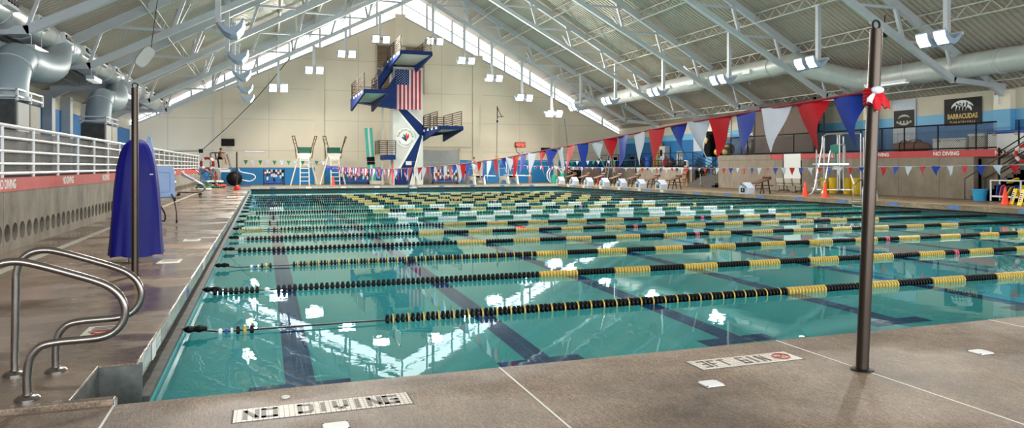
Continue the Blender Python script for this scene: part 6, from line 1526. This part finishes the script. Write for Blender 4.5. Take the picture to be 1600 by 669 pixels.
a, b = PY(890, 263, 61.95), PY(908, 285, 61.95); t = thing('storage_alcove', 'black storage opening in the low wall at the far right corner', 'cupboard', ((a.x+b.x)/2, 61.9, 0))
m = MB(); m.span((a.x, 61.92, 0.05), (b.x, 61.99, 1.25)); m.build('opening_shade', 'black', t, world=True); m = MB(); m.span((a.x-0.06, 61.88, 1.22), (b.x+0.06, 61.99, 1.29)); m.span((a.x-0.06, 61.88, 0), (a.x, 61.99, 1.25)); m.span((b.x, 61.88, 0), (b.x+0.06, 61.99, 1.25)); m.build('frame', 'offwhite', t, world=True)  # flat black panel paints the shade inside the opening
p = PY(866, 287, 60.5); t = thing('hoop_stand', 'pair of white hoops with a teal tank in the far right corner', 'stand', (p.x, 60.5, 0))
m = MB(); m.torus((0, 0, 0.75), 0.72, 0.05, 'y', 28, 6); m.torus((0.35, 0.3, 0.75), 0.72, 0.05, 'y', 28, 6); m.build('hoop', 'white', t); m = MB(); m.lathe([(0.25, 0), (0.25, 0.8), (0.1, 0.95)], (0.75, -0.2, 0), 14); m.lathe([(0.25, 0), (0.25, 0.7), (0.1, 0.8)], (-0.1, -0.2, 0), 14); m.build('tank', 'teal', t)
p = PZ(912, 287.5, 0); t = thing('red_bucket', 'small red bucket between the two farthest starting blocks', 'bucket', (27.5, 56.0, 0)); m = MB(); m.lathe([(0.16, 0), (0.2, 0.5), (0.18, 0.5), (0.14, 0.05)], (0, 0, 0), 16); m.build('pail', 'redp', t); MB().torus((0, 0, 0.5), 0.2, 0.012, 'x', 16, 5).build('handle', 'blackmetal', t)
p = PX(944, 285, 29.5); t = thing('step_ladder', 'tall aluminium step ladder on the far right deck before the low wall', 'ladder', (29.6, p.y, 0))
for s in (-1, 1): MB().bar((0, s*0.3, 0), (0.5, s*0.22, 3.0), 0.06, 0.06).build('rail', 'alu', t); MB().bar((1.1, s*0.3, 0), (0.55, s*0.22, 3.0), 0.05, 0.05).build('rear_leg', 'alu', t)
for k in range(7): MB().box((0.06+0.065*k, 0, 0.35+0.38*k), (0.1, 0.56, 0.04)).build('step', 'alu', t)
# ---------------------------------------------------------------- light, camera
def area(loc, size, power, direction, col=(1, 0.94, 0.85), sy=None, name='lamp_light'):
    l = bpy.data.lights.new(name, 'AREA'); l.energy = power; l.color = col; l.size = size
    if sy: l.shape = 'RECTANGLE'; l.size_y = sy
    o = bpy.data.objects.new(name, l); COL.objects.link(o); o.location = loc
    o.rotation_euler = Vector(direction).to_track_quat('-Z', 'Y').to_euler(); return o
W = bpy.data.worlds.new('World'); SC.world = W; W.use_nodes = True
W.node_tree.nodes['Background'].inputs[0].default_value = (0.8, 0.88, 1, 1); W.node_tree.nodes['Background'].inputs[1].default_value = 1.0
for (x, y, z, dx, dy) in LAMPS: area((x, y, z), 0.6, LAMP_W, (dx, dy, -1.0))
cam = bpy.data.cameras.new('Camera'); co = bpy.data.objects.new('Camera', cam); COL.objects.link(co)
co.location = (0, 0, EYE); co.rotation_euler = (PI/2, 0, -YAW)
cam.sensor_width = 36; cam.lens = 36*FPX/1600; cam.shift_y = (HZ-334.5)/1600; cam.clip_start = 0.05; cam.clip_end = 300
SC.camera = co
SC.cycles.use_adaptive_sampling = False
vs = SC.view_settings; vs.view_transform = 'Standard'; vs.look = 'None'; vs.gamma = 1.0; vs.exposure = EXPOSURE
try: vs.use_curve_mapping = False
except Exception: pass
